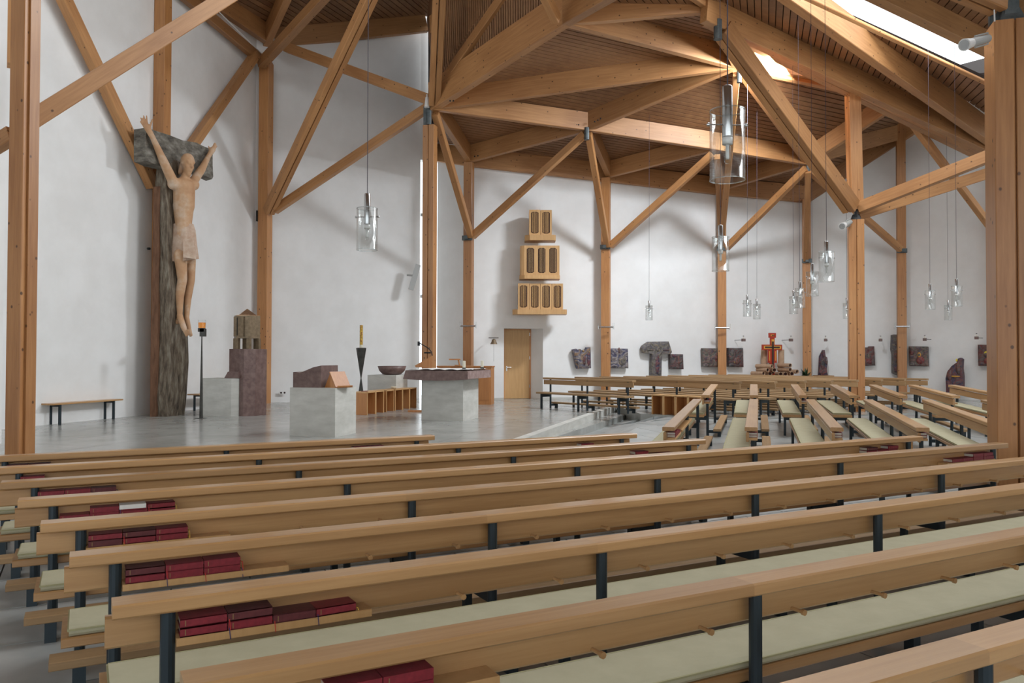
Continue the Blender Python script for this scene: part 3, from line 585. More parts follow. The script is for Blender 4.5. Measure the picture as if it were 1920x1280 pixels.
# ambo
n0 = G(628, 819.5, HP); n0.z = HP; Mx = axes_box(n0, .85, .72); t = thing('ambo', 'concrete cube ambo with sloping red granite block on the platform', 'lectern', None, 0, None, Mx)
part('concrete_block', MB().box(-.86, 0, 0, .73, 0, .815), 'cast', t)
gp = [(-.84, .0), (-.30, .0), (-.30, .375), (-.45, .345), (-.66, .265), (-.72, .245), (-.80, .265), (-.84, .26)]
part('granite_block', MB().add([(x, .06, .815+z) for x, z in gp]+[(x, .62, .815+z) for x, z in gp], [tuple(range(8)), tuple(range(15, 7, -1))]+[(i, 8+i, 8+(i+1) % 8, (i+1) % 8) for i in range(8)]), 'porphyry', t)
bs = thing('book_stand', 'folded wooden book stand leaning open on the ambo', 'book stand', None, 0, None, Mx @ Matrix.Translation((-.235, .12, .816)) @ rot(-.25))
part('front_board', MB().add([(0, 0, 0), (.02, .0, 0), (.16, .0, .265), (.14, .0, .265), (0, .30, 0), (.02, .30, 0), (.16, .30, .265), (.14, .30, .265)][0:0] or [(.20, 0, .0), (.215, 0, .01), (.075, 0, .27), (.06, 0, .262), (.20, .36, .0), (.215, .36, .01), (.075, .36, .27), (.06, .36, .262)], [(0, 1, 2, 3), (7, 6, 5, 4), (0, 4, 5, 1), (1, 5, 6, 2), (2, 6, 7, 3), (3, 7, 4, 0)]), 'oak_red', bs)
part('side_board', MB().add([(-.06, .02, 0), (.19, .02, 0), (.065, .02, .25), (-.06, .035, 0), (.19, .035, 0), (.065, .035, .25)], [(0, 1, 2), (5, 4, 3), (0, 3, 4, 1), (1, 4, 5, 2), (2, 5, 3, 0)]), 'oak_red', bs)
part('ledge', MB().box(.20, .26, 0, .36, .0, .018).box(.25, .26, 0, .36, .0, .035), 'oak_red', bs)
# altar
n0 = G(868, 789.5, HP); n0.z = HP; Mx = axes_box(n0, .93, .96); t = thing('altar', 'stone altar with concrete foot, red granite table slab and white linen', 'altar', None, 0, None, Mx)
part('concrete_block', MB().box(-.93, 0, 0, .97, 0, .88), 'cast', t)
sn = V(876, 695, 16.2); o = Mx.inverted() @ Vector((sn.x, sn.y, HP)); x1, y0 = o.x, o.y
x0 = x1-1.40; y1 = y0+1.52; k = 10; vs = []
for i in range(k+1):
    f_ = i/k; bl = .03*math.sin(math.pi*f_)
    vs += [(x0+(x1-x0)*f_-(.02 if i == 0 else 0), y0, .875-bl), (x0+.03+(x1-x0-.04)*f_, y0+.01, 1.055), (x0+.03+(x1-x0-.04)*f_, y1, 1.055), (x0+(x1-x0)*f_, y1, .90)]
fs = [(4*i, 4*i+4, 4*i+5, 4*i+1) for i in range(k)]+[(4*i+1, 4*i+5, 4*i+6, 4*i+2) for i in range(k)]+[(4*i+2, 4*i+6, 4*i+7, 4*i+3) for i in range(k)]+[(4*i+3, 4*i+7, 4*i+4, 4*i) for i in range(k)]+[(0, 1, 2, 3), (4*k+3, 4*k+2, 4*k+1, 4*k)]
part('table_slab', MB().add(vs, fs), 'porphyry', t)
part('chiselled_end', MB().box(x1-.012, x1+.008, y0+.02, y1-.02, .885, 1.045), 'porphyry_rough', t)
cl = thing('altar_cloth', 'white linen cloth spread over the altar slab', 'cloth', None, 0, None, Mx @ Matrix.Translation((0, 0, 1.056)))
vs = []; nu = 14
for i in range(nu+1):
    for j in range(nu+1): vs.append((x0+.06+(x1-x0-.1)*i/nu, y0+.03+(y1-y0-.06)*j/nu, .012+.016*abs(math.sin(i*2.1+j*1.3))))
mbc = MB().add(vs, [(i*(nu+1)+j, (i+1)*(nu+1)+j, (i+1)*(nu+1)+j+1, i*(nu+1)+j+1) for i in range(nu) for j in range(nu)]); part('linen', mbc, 'cloth', cl)
for nmx, px, py, Y, lb in ((0, 870, 691, 16.55, 'white candle on a small bronze stand near the front corner of the altar'), (1, 904, 691, 17.2, 'white candle on a small bronze stand at the far right corner of the altar')):
    p = V(px, 690, Y); tz = HP+1.063; c = thing('altar_candle', lb, 'candle', (p.x, p.y, tz))
    part('candle', MB().lathe([(.032, .05), (.032, .19), (.01, .195)], 12), 'wax', c); part('stand', MB().lathe([(.04, .035), (.055, .05), (.01, .05)], 12).rod((.01, 0, .04), (.05, .02, 0), .008).rod((-.01, 0, .04), (-.05, .02, 0), .008).rod((0, 0, .04), (0, -.05, 0), .008), 'dark_bronze', c)
# organ console behind the altar
p = V(820, 700, 22.4); q = V(921, 700, 22.2); p.z = q.z = HP; T = frame(p, q); L = (q-p).length
t = thing('organ_console', 'wooden organ console cabinet standing behind the altar', 'cabinet', None, 0, None, T)
part('case', MB().box(0, L, 0, .55, 0, 1.04), 'oak_red', t); part('top_rim', MB().box(-.02, L+.02, -.02, .57, 1.04, 1.075), 'oak_red', t); part('panel', MB().box(L-.38, L-.06, -.008, 0, .12, .80), 'oak_red', t)
p = V(862, 686, 22.3); t = thing('console_lamp', 'small wooden arm with cross piece on the organ console', 'lamp', (p.x, p.y, HP+1.076))
part('arm', MB().rod((0, 0, 0), (-.04, 0, .17), .022), 'oak_red', t); part('cross_piece', MB().box(-.3, .02, -.03, .03, .16, .2), 'oak_red', t); part('clamp', MB().box(-.14, .02, -.03, .03, 0, .03), 'oak_red', t)
# music stand with lamp
p = V(806, 690, 19.2); t = thing('music_stand', 'wooden music stand with black gooseneck lamp left of the altar', 'music stand', (p.x, p.y, HP))
part('pole', MB().rod((0, 0, 0), (0, 0, 1.08), .02), 'oak_red', t); part('foot', MB().box(-.52, -.10, -.05, .05, 0, .05).box(-.15, .15, -.05, .05, 0, .05), 'oak_red', t)
part('desk', MB().add([(-.36, -.02, 1.12), (-.36, .02, 1.12), (.06, .02, 1.36), (.06, -.02, 1.36), (-.34, -.02, 1.08), (-.34, .02, 1.08), (.06, .02, 1.06), (.06, -.02, 1.06)], [(0, 1, 2, 3), (4, 7, 6, 5), (0, 3, 7, 4), (1, 5, 6, 2), (0, 4, 5, 1), (3, 2, 6, 7)]), 'oak_red', t)
g = [(-.24, 0, 1.66), (-.14, 0, 1.6), (-.04, 0, 1.54), (.03, 0, 1.46), (.06, 0, 1.36)]; mb = MB()
for a_, b_ in zip(g, g[1:]): mb.rod(a_, b_, .012)
part('gooseneck', mb, 'black', t); part('lamp_head', MB().rod((-.27, 0, 1.60), (-.27, 0, 1.70), .03).rod((-.14, 0, 1.43), (.02, 0, 1.43), .018), 'black', t)
# box stools
def stool(label, group, Mx, w, dpt, h):
    t = thing('box_stool', label, 'stool', None, 0, group, Mx); th = .028
    part('seat', MB().box(0, w, 0, dpt, h-th, h), 'oak_light', t)
    part('side_panel', MB().box(0, th, 0, dpt, 0, h-th), 'oak_red', t); part('side_panel', MB().box(w-th, w, 0, dpt, 0, h-th), 'oak_red', t)
    part('edge_strip', MB().box(0, th, -.004, 0, 0, h).box(w-th, w, -.004, 0, 0, h).box(0, w, -.004, 0, h-th, h), 'oak_light', t)
    part('back_panel', MB().box(th, w-th, dpt-th, dpt, .0, h-th), 'oak_red', t)
# left row: x along U2, front (y=0) facing W2  -> y axis = -W2
base = G(688, 778, HP); base.z = HP
for i, s_ in enumerate((0, .44, 1.0, 1.49, 1.93, 2.36)):
    o = base+U2*s_; Mx = Matrix(((U2.x, -W2.x, 0, o.x), (U2.y, -W2.y, 0, o.y), (0, 0, 1, HP), (0, 0, 0, 1)))
    stool(f'{WD[i]} wooden box stool from the left in the row before the font', 'box stools before the font', Mx, .43, .34, .53)
t = thing('book', 'small dark red booklet on the first box stool', 'book', None, 0, None, Matrix.Translation(base+U2*.2-W2*.16+Vector((0, 0, .531)))); part('cover', MB().box(-.07, .07, -.1, .06, 0, .006), 'red', t); part('page_block', MB().box(-.066, .066, -.096, .056, .006, .011), 'maroon', t)
p = base+U2*1.75-W2*.16; t = thing('small_vessel', 'small white dish on the row of box stools', 'dish', (p.x, p.y, HP+.531)); part('bowl', MB().lathe([(.03, 0), (.07, .03), (.075, .06), (.06, .055), (.02, .02)], 14), 'wax', t)
v4 = Vector((.669, -.743, 0)); n4 = Vector((.743, .669, 0)); o0 = Vector((3.30, 18.82, HP))
for i in range(4):
    o = o0+v4*(.345*i); Mx = Matrix(((v4.x, n4.x, 0, o.x), (v4.y, n4.y, 0, o.y), (0, 0, 1, HP), (0, 0, 0, 1)))
    stool(f'{WD[i]} wooden box stool from the left before the uncushioned back pews', 'box stools before the back pews', Mx, .34, .32, .46)
# font
p = V(727, 700, 20.7); t = thing('baptismal_font', 'concrete block font carrying a wide dark stone bowl', 'font', (p.x, p.y, HP), -math.radians(16.8))
part('concrete_block', MB().box(-.40, .40, -.35, .35, 0, .86), 'cast', t)
part('bowl', MB().lathe([(.14, .86), (.24, .88), (.33, .97), (.37, 1.09), (.35, 1.09), (.30, .98), (.1, .92)], 28, Matrix.Translation((.12, 0, 0))), 'porphyry', t, smooth=True)
# easter candle
p = V(677, 700, 19.4); t = thing('easter_candle', 'tall painted yellow candle in a dark hourglass-shaped bronze stand', 'candle', (p.x, p.y, HP))
part('stand', MB().lathe([(.13, 0), (.012, .81), (.125, 1.54), (.10, 1.55), (.05, 1.5)], 6), 'dark_bronze', t); part('candle', MB().lathe([(.038, 1.5), (.038, 2.10), (.01, 2.10)], 14), 'candle', t); part('candle_foot', MB().lathe([(.04, 1.5), (.04, 1.62)], 14), 'wax', t)
# tabernacle
p = G(448, 780, HP); Mx = axes_box(Vector((p.x, p.y, HP)), 1, 1); t = thing('tabernacle_stele', 'purple granite stele with wrapped concrete block, carrying the tabernacle', 'stele', None, 0, None, Mx)
part('concrete_block', MB().zprism([(-.93, -.12), (-.12, -.12), (.0, -.02), (.0, .45), (-.93, .45)], 0, .84), 'cast', t)
sp = [(-.30, .0), (.12, -.02), (.26, .06), (.32, .22), (.32, .55), (-.30, .55)]
part('granite_pillar', MB().zprism([(-.34, .1), (-.02, .02), (.12, .0), (.30, .16), (.30, .60), (-.34, .60)], .845, 1.50).zprism([(.005, .0), (.12, -.02), (.30, .16), (.30, .60), (.005, .60)], 0, .845), 'porphyry', t)
part('granite_saddle', MB().add([(-.38, -.02, .845), (.02, -.06, .845), (.02, .1, .845), (-.38, .1, .845), (-.30, .0, .99), (.0, -.03, .99), (.02, .1, .99), (-.30, .1, .99)], [(0, 3, 2, 1), (4, 5, 6, 7), (0, 1, 5, 4), (1, 2, 6, 5), (2, 3, 7, 6), (3, 0, 4, 7)]), 'porphyry', t)
tb = thing('tabernacle', 'bronze turret-shaped tabernacle on six legs with a pointed roof', 'tabernacle', None, 0, None, Mx @ Matrix.Translation((-.02, .30, 1.50)))
hexp = [(.30*math.cos(math.radians(a)), .30*math.sin(math.radians(a))) for a in range(15, 375, 60)]
part('case', MB().zprism(hexp, .24, .75), 'bronze', tb); part('roof', MB().zprism([(x*.97, y*.97) for x, y in hexp], .75, .76).zprism([(x*.75, y*.75) for x, y in hexp], .76, .91, None, .04), 'copper', tb)
part('door_strip', MB().box(-.05, -.035, -.312, -.28, .3, .7), 'black', tb); part('door', MB().box(-.14, .1, -.30, -.27, .28, .72), 'bronze', tb)
for x, y in hexp: part('leg', MB().box(x*.86-.04, x*.86+.04, y*.86-.04, y*.86+.04, 0, .24), 'bronze', tb)
# sanctuary lamp
p = G(377, 784, HP); t = thing('sanctuary_lamp', 'slender iron floor lamp with amber glass beside the crucifix', 'lamp', (p.x, p.y, HP))
part('foot', MB().lathe([(.12, 0), (.12, .006), (.05, .012)], 16), 'dark_bronze', t); part('pole', MB().rod((0, 0, 0), (0, 0, 1.76), .04, .012, 8), 'dark_bronze', t)
part('holder', MB().box(-.03, .08, -.05, .05, 1.76, 1.93).box(-.07, .06, -.05, .05, 1.86, 1.94), 'dark_bronze', t); part('amber_glass', MB().lathe([(.07, 1.94), (.075, 2.06)], 16), 'amber', t); part('glass_cup', MB().lathe([(.078, 1.94), (.082, 2.12)], 16, None, False), 'glass', t)
# wall benches
def wbench(label, a, b, h, z=HP):
    T = frame(a, b); L = (b-a).length; t = thing('wall_bench', label, 'bench', None, 0, 'plain benches by the left wall', T)
    part('seat', MB().box(-.1, L+.1, -.16, .16, h-.03, h), 'oak', t)
    for x in (.12, L-.12):
        for y in (-.11, .11): part('leg', MB().box(x-.02, x+.02, y-.02, y+.02, 0, h-.03), 'steel', t)
        part('rail', MB().box(x-.02, x+.02, -.11, .11, h-.07, h-.03), 'steel', t)
a = G(104, 796, HP); b = G(208, 785.5, HP); a.z = b.z = HP; a = a+(a-b).normalized()*.1; b = b+(b-a).normalized()*.1; off = W2*-.03
wbench('low wooden bench with black legs in front of the left wall', a+off, b+off, .42)
a = Vector((-7.66, 19.3, HP)); b = Vector((-7.1, 21.6, HP)); wbench('low wooden bench half hidden between crucifix and tabernacle', a, b, .42)
# sockets and speakers
def wallbox(name, label, cat, px, py, Y, w, h, d, mat, tilt=0., yaw=0., sub=None):
    p = V(px, py, Y); t = thing(name, label, cat, p, yaw); part('housing', MB().box(-w/2, w/2, -d, 0, -h/2, h/2, Matrix.Rotation(tilt, 4, 'Y')), mat, t)
    if sub:
        mb = MB()
        for x in (-w/4, w/4): mb.rod((x, -d-.004, 0), (x, -d, 0), h*.3, n=12)
        part('socket_insert', mb, sub, t)
    return t
wallbox('wall_socket', 'double white power socket low on the middle wall', 'socket', 530, 736, 22.98, .2, .09, .02, 'white', 0, math.radians(28), 'inner_shade')
t = wallbox('column_speaker', 'slim tilted grey loudspeaker on the middle wall beside the window slot', 'speaker', 777, 520, 24.6, .16, .80, .16, 'speaker', .28, math.radians(10))
part('wall_arm', MB().rod((-.2, .3, .1), (0, -.05, .05), .03), 'speaker', t)
t = wallbox('column_speaker', 'slim grey loudspeaker peeping out behind the left edge column', 'speaker', 67, 342, 15.6, .14, .42, .12, 'speaker', .4, math.radians(10)); part('wall_arm', MB().rod((-.25, .2, 0), (0, 0, 0), .03), 'speaker', t)
# altar bell
p = V(926, 640, 23.9); t = thing('wall_bell', 'small bronze bell on a wall bracket left of the door', 'bell', p); part('bell', MB().lathe([(.02, .08), (.06, .05), (.07, 0), (.11, -.08), (.08, -.08)], 16), 'bronze', t); part('bracket', MB().box(-.16, .14, -.01, .01, .1, .12).rod((-.1, 0, .11), (-.1, .35, .11), .01), 'dark_bronze', t); part('pull_cord', MB().rod((0, 0, -.08), (0, 0, -.6), .003), 'cable', t)

# ------------------------------------------------------------ pipe organ on the wall
org_n = Vector((-(back[2]-back[1]).y, (back[2]-back[1]).x, 0)).normalized()
def organ(label, px0, px1, yt, yb, Y, depth, nwin, ledge=None, sep=False, curved=False):
    a = V(px0, yb, Y); b = V(px1, yb, Y); b.z = a.z; T = frame(a, b); L = (b-a).length; H = V(px0, yt, Y).z-a.z
    t = thing('organ_case', label, 'organ', None, 0, 'stacked organ cases on the far wall', T)
    if sep:
        w = L/nwin
        for i in range(nwin): part('case', MB().box(i*w+.004, (i+1)*w-.004, (.0 if i == 0 else .03), depth, 0, H), 'oak_light', t)
    else:
        w = L*.86/nwin; part('case', MB().zprism([(0, depth), (0, .12), (.04, .04), (.12, 0), (L, 0), (L, depth)], 0, H), 'oak_light', t)
    for i in range(nwin):
        c = (i+.5)*w if sep else L*.12+(i+.5)*w*1.0
        g = MB(); ww = w*.64; nb = 6; y0 = -.006 if (i == 0 or not sep) else .024
        fr_ = [(c-ww/2, H*.12), (c-ww/4, H*.08), (c+ww/4, H*.08), (c+ww/2, H*.12), (c+ww/2, H*.88), (c+ww/4, H*.92), (c-ww/4, H*.92), (c-ww/2, H*.88)]
        part('opening_shade', MB().add([(x, y0, z) for x, z in fr_]+[(x, y0+.01, z) for x, z in fr_], [tuple(range(8)), tuple(range(15, 7, -1))]+[(k_, (k_+1) % 8, 8+(k_+1) % 8, 8+k_) for k_ in range(8)]), 'inner_shade', t)  # flat dark plate on the solid case, painted as the shade behind the slats
        for k_ in range(nb-1):
            x = c-ww/2+ww*(k_+1)/nb-ww*.012; e = abs((k_+1)/nb-.5)*H*.08
            part('shutter_slat', MB().box(x-ww*.032, x+ww*.032, y0-.014, y0, H*.09+e, H*.91-e), 'oak_light' if sep else 'oak_grey', t)
    if ledge:
        l0 = V(ledge[0], ledge[3], Y).x-a.x; l1 = V(ledge[1], ledge[3], Y).x-a.x; h_ = (ledge[3]-ledge[2])/F_PX*Y
        part('ledge', MB().zprism([(l0, depth), (l0, .0), (l0+.15, -.12), (l1-.05, -.12), (l1, 0), (l1, depth)], -h_, 0), 'oak_light', t)
organ('uppermost organ case with two louvred panels', 992, 1035, 393, 441, 23.95, .5, 2, (984, 1042, 441, 451), True)
organ('middle organ case with three louvred openings in one front', 975, 1049, 460, 516, 23.95, .5, 3, (974, 1050, 514, 521))
organ('lowest organ case with four louvred panels, above the door', 971, 1056, 531, 580, 23.95, .5, 4, (961, 1063, 580, 589), True)

# ------------------------------------------------------------ crucifix
bx = Vector((.26, .966, 0)).normalized(); by = Vector((.966, -.26, 0)).normalized()       # along wall, out of wall
CB = Vector((-8.02*.972, 18.32*.972, HP))
cr = thing('crucifix', 'towering weathered timber cross at the left wall', 'cross', CB)
R_ = ROOT[cr.name].inverted()
def blockrows(c0, rows, jx=.03):
    """vertical organic block: rows of (z, half width along wall, half depth, offset along wall, offset out)"""
    random.seed(3); vs = []; fs = []; n = 10
    shp = [(-1, -1), (-.3, -1.03), (.4, -.97), (1, -1), (1.03, 0), (1, .9), (.35, 1.03), (-.25, .96), (-1, 1), (-1.02, .2)]
    for z, w, d_, ox, oy in rows:
        for a_, b_ in shp:
            p = c0+bx*(a_*w+ox+random.uniform(-jx, jx))+by*(b_*d_+oy+random.uniform(-jx, jx)); vs.append((p.x, p.y, z))
    m_ = len(shp)
    for k_ in range(len(rows)-1):
        for i in range(m_): j = (i+1) % m_; fs.append((k_*m_+i, k_*m_+j, (k_+1)*m_+j, (k_+1)*m_+i))
    fs.append(tuple(range(m_-1, -1, -1))); fs.append(tuple((len(rows)-1)*m_+i for i in range(m_)))
    return MB().add(vs, fs)
c0 = Vector((.10, .10, 0))
rows = [(0, .30, .17, 0, 0), (.4, .32, .19, .0, 0), (1.2, .33, .20, .02, .02), (2., .33, .20, .03, .03), (2.8, .32, .19, .0, .02), (3.6, .30, .16, .0, 0), (4.4, .29, .15, -.02, -.02), (5.2, .28, .14, -.02, -.03), (5.75, .27, .13, -.02, -.03)]
part('upright', blockrows(c0, rows), 'old_wood', cr)
part('upright_edge', blockrows(c0-bx*.335-by*.12, [(0, .04, .07, 0, 0), (1.2, .04, .08, .0, .0), (2.8, .04, .08, .02, 0), (5.1, .04, .09, .05, 0)], .010), 'old_brown', cr)
# crossbar (horizontal block along the wall)
pA = V(262, 272, 17.5*.972)-CB; pB = V(391, 308, 19.9*.972)-CB
def barrows(a, b, rows):
    x = (b-a); vs = []; fs = []; shp = [(-1, -1), (0, -1.05), (1, -1), (1.02, 0), (1, 1), (.1, 1.04), (-1, 1), (-1.03, .1)]; random.seed(5)
    for f_, hz_, d_, oz in rows:
        for u_, w_ in shp: p = a+x*f_+by*(u_*d_+random.uniform(-.02, .02))+Vector((0, 0, w_*hz_+oz+random.uniform(-.02, .02))); vs.append(tuple(p))
    for k_ in range(len(rows)-1):
        for i in range(8): j = (i+1) % 8; fs.append((k_*8+i, k_*8+j, (k_+1)*8+j, (k_+1)*8+i))
    fs.append(tuple(range(7, -1, -1))); fs.append(tuple((len(rows)-1)*8+i for i in range(8))); return MB().add(vs, fs)
part('crossbar', barrows(pA, pB, [(0, .36, .15, 0), (.15, .37, .17, 0), (.3, .38, .17, -.02), (.5, .35, .16, 0), (.7, .33, .16, .03), (.85, .33, .16, .0), (.97, .36, .14, -.02), (1, .30, .13, -.02)]), 'old_bar', cr)
part('wall_bolt', MB().rod(V(280, 466, 18.0)-CB, V(276, 466, 18.2)-CB, .03), 'black', cr)
# carved figure
def Fp(x, y, Y): return V(x, y, Y*.972)-Vector((-7.29, 17.88, HP+2.))
fig = MB()
hd_ = Fp(351, 308, 18.35)
def c3(a_, b_, r1, r2): fig.cap(Fp(*a_), Fp(*b_), r1, r2, 14)
c3((346, 448, 18.4), (346, 478, 18.4), .20, .20); c3((344, 418, 18.4), (346, 452, 18.4), .185, .20); c3((344, 385, 18.4), (344, 420, 18.4), .23, .18)
c3((345, 352, 18.38), (345, 388, 18.4), .24, .23); c3((326, 345, 18.15), (362, 346, 18.6), .14, .14); c3((344, 350, 18.38), (349, 326, 18.36), .16, .085); fig.ball(Fp(347, 372, 18.35), .2, .19, .26)
c3((325, 342, 18.12), (304, 297, 17.8), .115, .092); c3((304, 297, 17.8), (286, 257, 17.5), .088, .056); c3((286, 257, 17.5), (274, 236, 17.38), .058, .07)   # arm reaching left
c3((361, 342, 18.62), (379, 316, 19.1), .105, .09); c3((379, 316, 19.1), (392, 291, 19.45), .085, .055); c3((392, 291, 19.45), (399, 280, 19.55), .056, .07)
for k_, (dx, dy, ln) in enumerate(((-9, -6, 10), (-10, -13, 0), (-7, -17, 0), (-3, -17, 0))):
    c3((272-2+k_*2, 236, 17.38), (272+dx+k_*2, 234+dy, 17.34), .026, .018)
c3((280, 240, 17.38), (286, 224, 17.36), .026, .02)
for k_, (dx, dy) in enumerate(((3, -11), (5, -13), (7, -11), (9, -7))): c3((397+k_, 282, 19.55), (398+dx, 281+dy, 19.6), .025, .017)
c3((394, 286, 19.5), (391, 274, 19.5), .024, .018)
c3((338, 478, 18.25), (342, 524, 18.3), .145, .105); c3((342, 524, 18.3), (337, 552, 18.32), .105, .10); c3((337, 552, 18.32), (337, 590, 18.3), .095, .058); c3((337, 592, 18.3), (344, 612, 18.2), .07, .062); c3((344, 612, 18.2), (350, 628, 18.1), .066, .035); c3((337, 594, 18.32), (332, 604, 18.35), .055, .05)
c3((357, 478, 18.6), (358, 524, 18.6), .125, .09); c3((358, 524, 18.6), (352, 560, 18.6), .09, .082); c3((352, 560, 18.6), (350, 596, 18.55), .08, .055); c3((350, 596, 18.55), (358, 628, 18.45), .06, .035)
for k_ in range(5): c3((346+k_*1.6, 622-k_, 18.15-.03*k_), (349+k_*1.7, 631-k_, 18.05-.03*k_), .022, .015); c3((354+k_*1.1, 622, 18.48), (356+k_*1.2, 631-k_*.5, 18.42), .02, .014)
# head with brow, nose, beard, ears
face = Vector((.80, -.55, -.28)).normalized(); side = Vector((.55, .80, 0)).normalized(); upv = side.cross(face); upv = -upv if upv.z < 0 else upv
Hm = Matrix(((face.x, side.x, upv.x, hd_.x), (face.y, side.y, upv.y, hd_.y), (face.z, side.z, upv.z, hd_.z), (0, 0, 0, 1)))
fig.ball((-.01, 0, .06), .175, .145, .19, 18, Hm); fig.cap((-.10, .05, -.05), (-.12, .06, -.22), .07, .05, 10, Hm); fig.cap((-.10, -.05, -.05), (-.12, -.06, -.22), .07, .05, 10, Hm); fig.ball((.06, 0, -.08), .12, .10, .16, 16, Hm); fig.cap((.165, 0, .06), (.205, 0, -.03), .018, .028, 10, Hm); fig.cap((.13, -.08, .075), (.13, .08, .075), .028, .028, 10, Hm)
fig.ball((.12, 0, -.19), .06, .06, .08, 12, Hm); fig.ball((.165, 0, -.085), .02, .045, .012, 10, Hm); fig.ball((.175, 0, -.115), .02, .035, .012, 10, Hm)
for s_ in (-1, 1): fig.ball((.145, s_*.05, .035), .018, .026, .014, 10, Hm); fig.ball((0, s_*.138, .01), .03, .015, .045, 10, Hm); fig.ball((.11, s_*.075, -.04), .04, .03, .05, 10, Hm)
t = thing('carved_figure', 'life-size-plus carved wooden figure with raised arms hanging on the tall cross', 'statue', (-7.29, 17.88, HP+2.))
body = part('body', fig, 'carved', t)
md = body.modifiers.new('remesh', 'REMESH'); md.mode = 'VOXEL'; md.voxel_size = .017; md.use_smooth_shade = True
ms = body.modifiers.new('smooth', 'SMOOTH'); ms.factor = .6; ms.iterations = 4
# loincloth
lo = []; nseg = 22
prof = [(421, .185, 344, 0), (432, .215, 345, 0), (450, .235, 345, .0), (470, .262, 345, 0), (487, .285, 345, 0)]
vs = []; fs = []
for y_, r_, x_, _ in prof:
    c_ = Fp(x_, y_, 18.42)
    for i in range(nseg):
        th_ = 2*math.pi*i/nseg; rr_ = r_*(1+.05*math.cos(5*th_)*(r_/.25)); dz = (-.06*math.cos(th_*1.0+1.9) if y_ > 480 else 0)
        vs.append((c_.x+rr_*math.cos(th_)*1.02, c_.y+rr_*math.sin(th_)*.8, c_.z+dz))
for k_ in range(len(prof)-1):
    for i in range(nseg): j = (i+1) % nseg; fs.append((k_*nseg+i, k_*nseg+j, (k_+1)*nseg+j, (k_+1)*nseg+i))
lc = part('loincloth', MB().add(vs, fs), 'carved_cloth', t); sd = lc.modifiers.new('solid', 'SOLIDIFY'); sd.thickness = .03
c_ = Fp(350, 452, 18.2); part('cloth_fold', MB().add([(c_.x-.03, c_.y-.12, c_.z+.02), (c_.x+.16, c_.y-.06, c_.z+.06), (c_.x+.2, c_.y-.05, c_.z-.40), (c_.x-.02, c_.y-.13, c_.z-.38), (c_.x-.03, c_.y-.02, c_.z+.02), (c_.x+.16, c_.y+.04, c_.z+.06), (c_.x+.2, c_.y+.05, c_.z-.40), (c_.x-.02, c_.y-.02, c_.z-.38)], [(0, 3, 2, 1), (4, 5, 6, 7), (0, 1, 5, 4), (1, 2, 6, 5), (2, 3, 7, 6), (3, 0, 4, 7)]), 'carved_cloth', t)

# ------------------------------------------------------------ hanging lamps
def tube_ring(r, z0, z1, th=.004, n=28):
    return MB().lathe([(r, z0), (r, z1), (r-th, z1), (r-th, z0), (r, z0)], n, None, False)
LM = {'glass_cylinder': (tube_ring(.10, 0, .40).mesh('glass_cylinder', 'glass'), ), 'tube': (MB().lathe([(.029, .246), (.03, .25), (.03, .535), (.026, .54)], 18).mesh('socket_tube', 'chrome'),),
      'rod': (MB().rod((-.108, 0, .318), (.108, 0, .318), .0035, n=8).ball((-.11, 0, .318), .011, .011, .011, 8).ball((.11, 0, .318), .011, .011, .011, 8).mesh('cross_rod', 'chrome'),),
      'lampholder': (MB().lathe([(.029, .205), (.029, .244)], 16).mesh('lamp_holder', 'porcelain'),), 'bulb': (MB().lathe([(.006, .095), (.017, .105), (.02, .13), (.02, .205)], 14).mesh('bulb', 'glass'),), 'inner': (MB().lathe([(.008, .12), (.011, .13), (.011, .205)], 10).mesh('burner', 'porcelain'),)}
for k_ in LM: LM[k_][0].shade_smooth() if k_ not in ('rod',) else None
for kk, zz in (('rim_top', .396), ('rim_bottom', -.001)): LM[kk] = (MB().lathe([(.101, zz), (.101, zz+.005), (.0955, zz+.005), (.0955, zz), (.101, zz)], 28, None, False).mesh('glass_rim', 'glass_rim'),)
cordm = MB().rod((0, 0, .54), (0, 0, 7.2), .0035, n=6).mesh('cord', 'cable')
lamps = [(688, 469, 'large glass pendant lamp hanging alone before the middle wall', -.1), (1364, 338, 'biggest and nearest glass pendant lamp, at the upper centre right', .05), (1351, 508, 'glass pendant lamp directly below the biggest one', 1.2), (1550, 528, 'glass pendant lamp left of the free-standing column, largest of that cluster', .15),
         (1523, 555, 'glass pendant lamp overlapping the corner column, second of the cluster', .2), (1500, 577, 'small glass pendant lamp touching the corner column at its left', -.2), (1488, 588, 'smallest pendant lamp at the left of the cluster by the corner column', .3), (1401, 593, 'far pendant lamp above the right wall candle holder, left of a pair', .1),
         (1419, 598, 'far pendant lamp, right and lower of the pair before the white wall', .2), (1217, 600, 'far pendant lamp hanging alone above the tau-shaped relief', -.15), (1588, 597, 'far pendant lamp half hidden by the free-standing column', .4), (1744, 580, 'pendant lamp left of the three at the right', 0.), (1778, 600, 'lowest and smallest pendant lamp of the three at the right', .3), (1794, 574, 'pendant lamp nearest the big right-hand column', -.2)]
for px, yb, lb, rz in lamps:
    Y = F_PX*1.0/(667+(px-960)*SLOPE-yb); p = V(px, yb, Y); t = thing('pendant_lamp', lb, 'lamp', p, rz, 'glass cylinder pendant lamps')
    for k_ in LM: link({'tube': 'socket_tube', 'rod': 'cross_rod', 'lampholder': 'lamp_holder', 'inner': 'burner', 'rim_top': 'glass_rim', 'rim_bottom': 'glass_rim'}.get(k_, k_), LM[k_][0], t)
    link('cord', cordm, t, Matrix.Rotation(random.uniform(-.004, .004), 4, 'Y'))

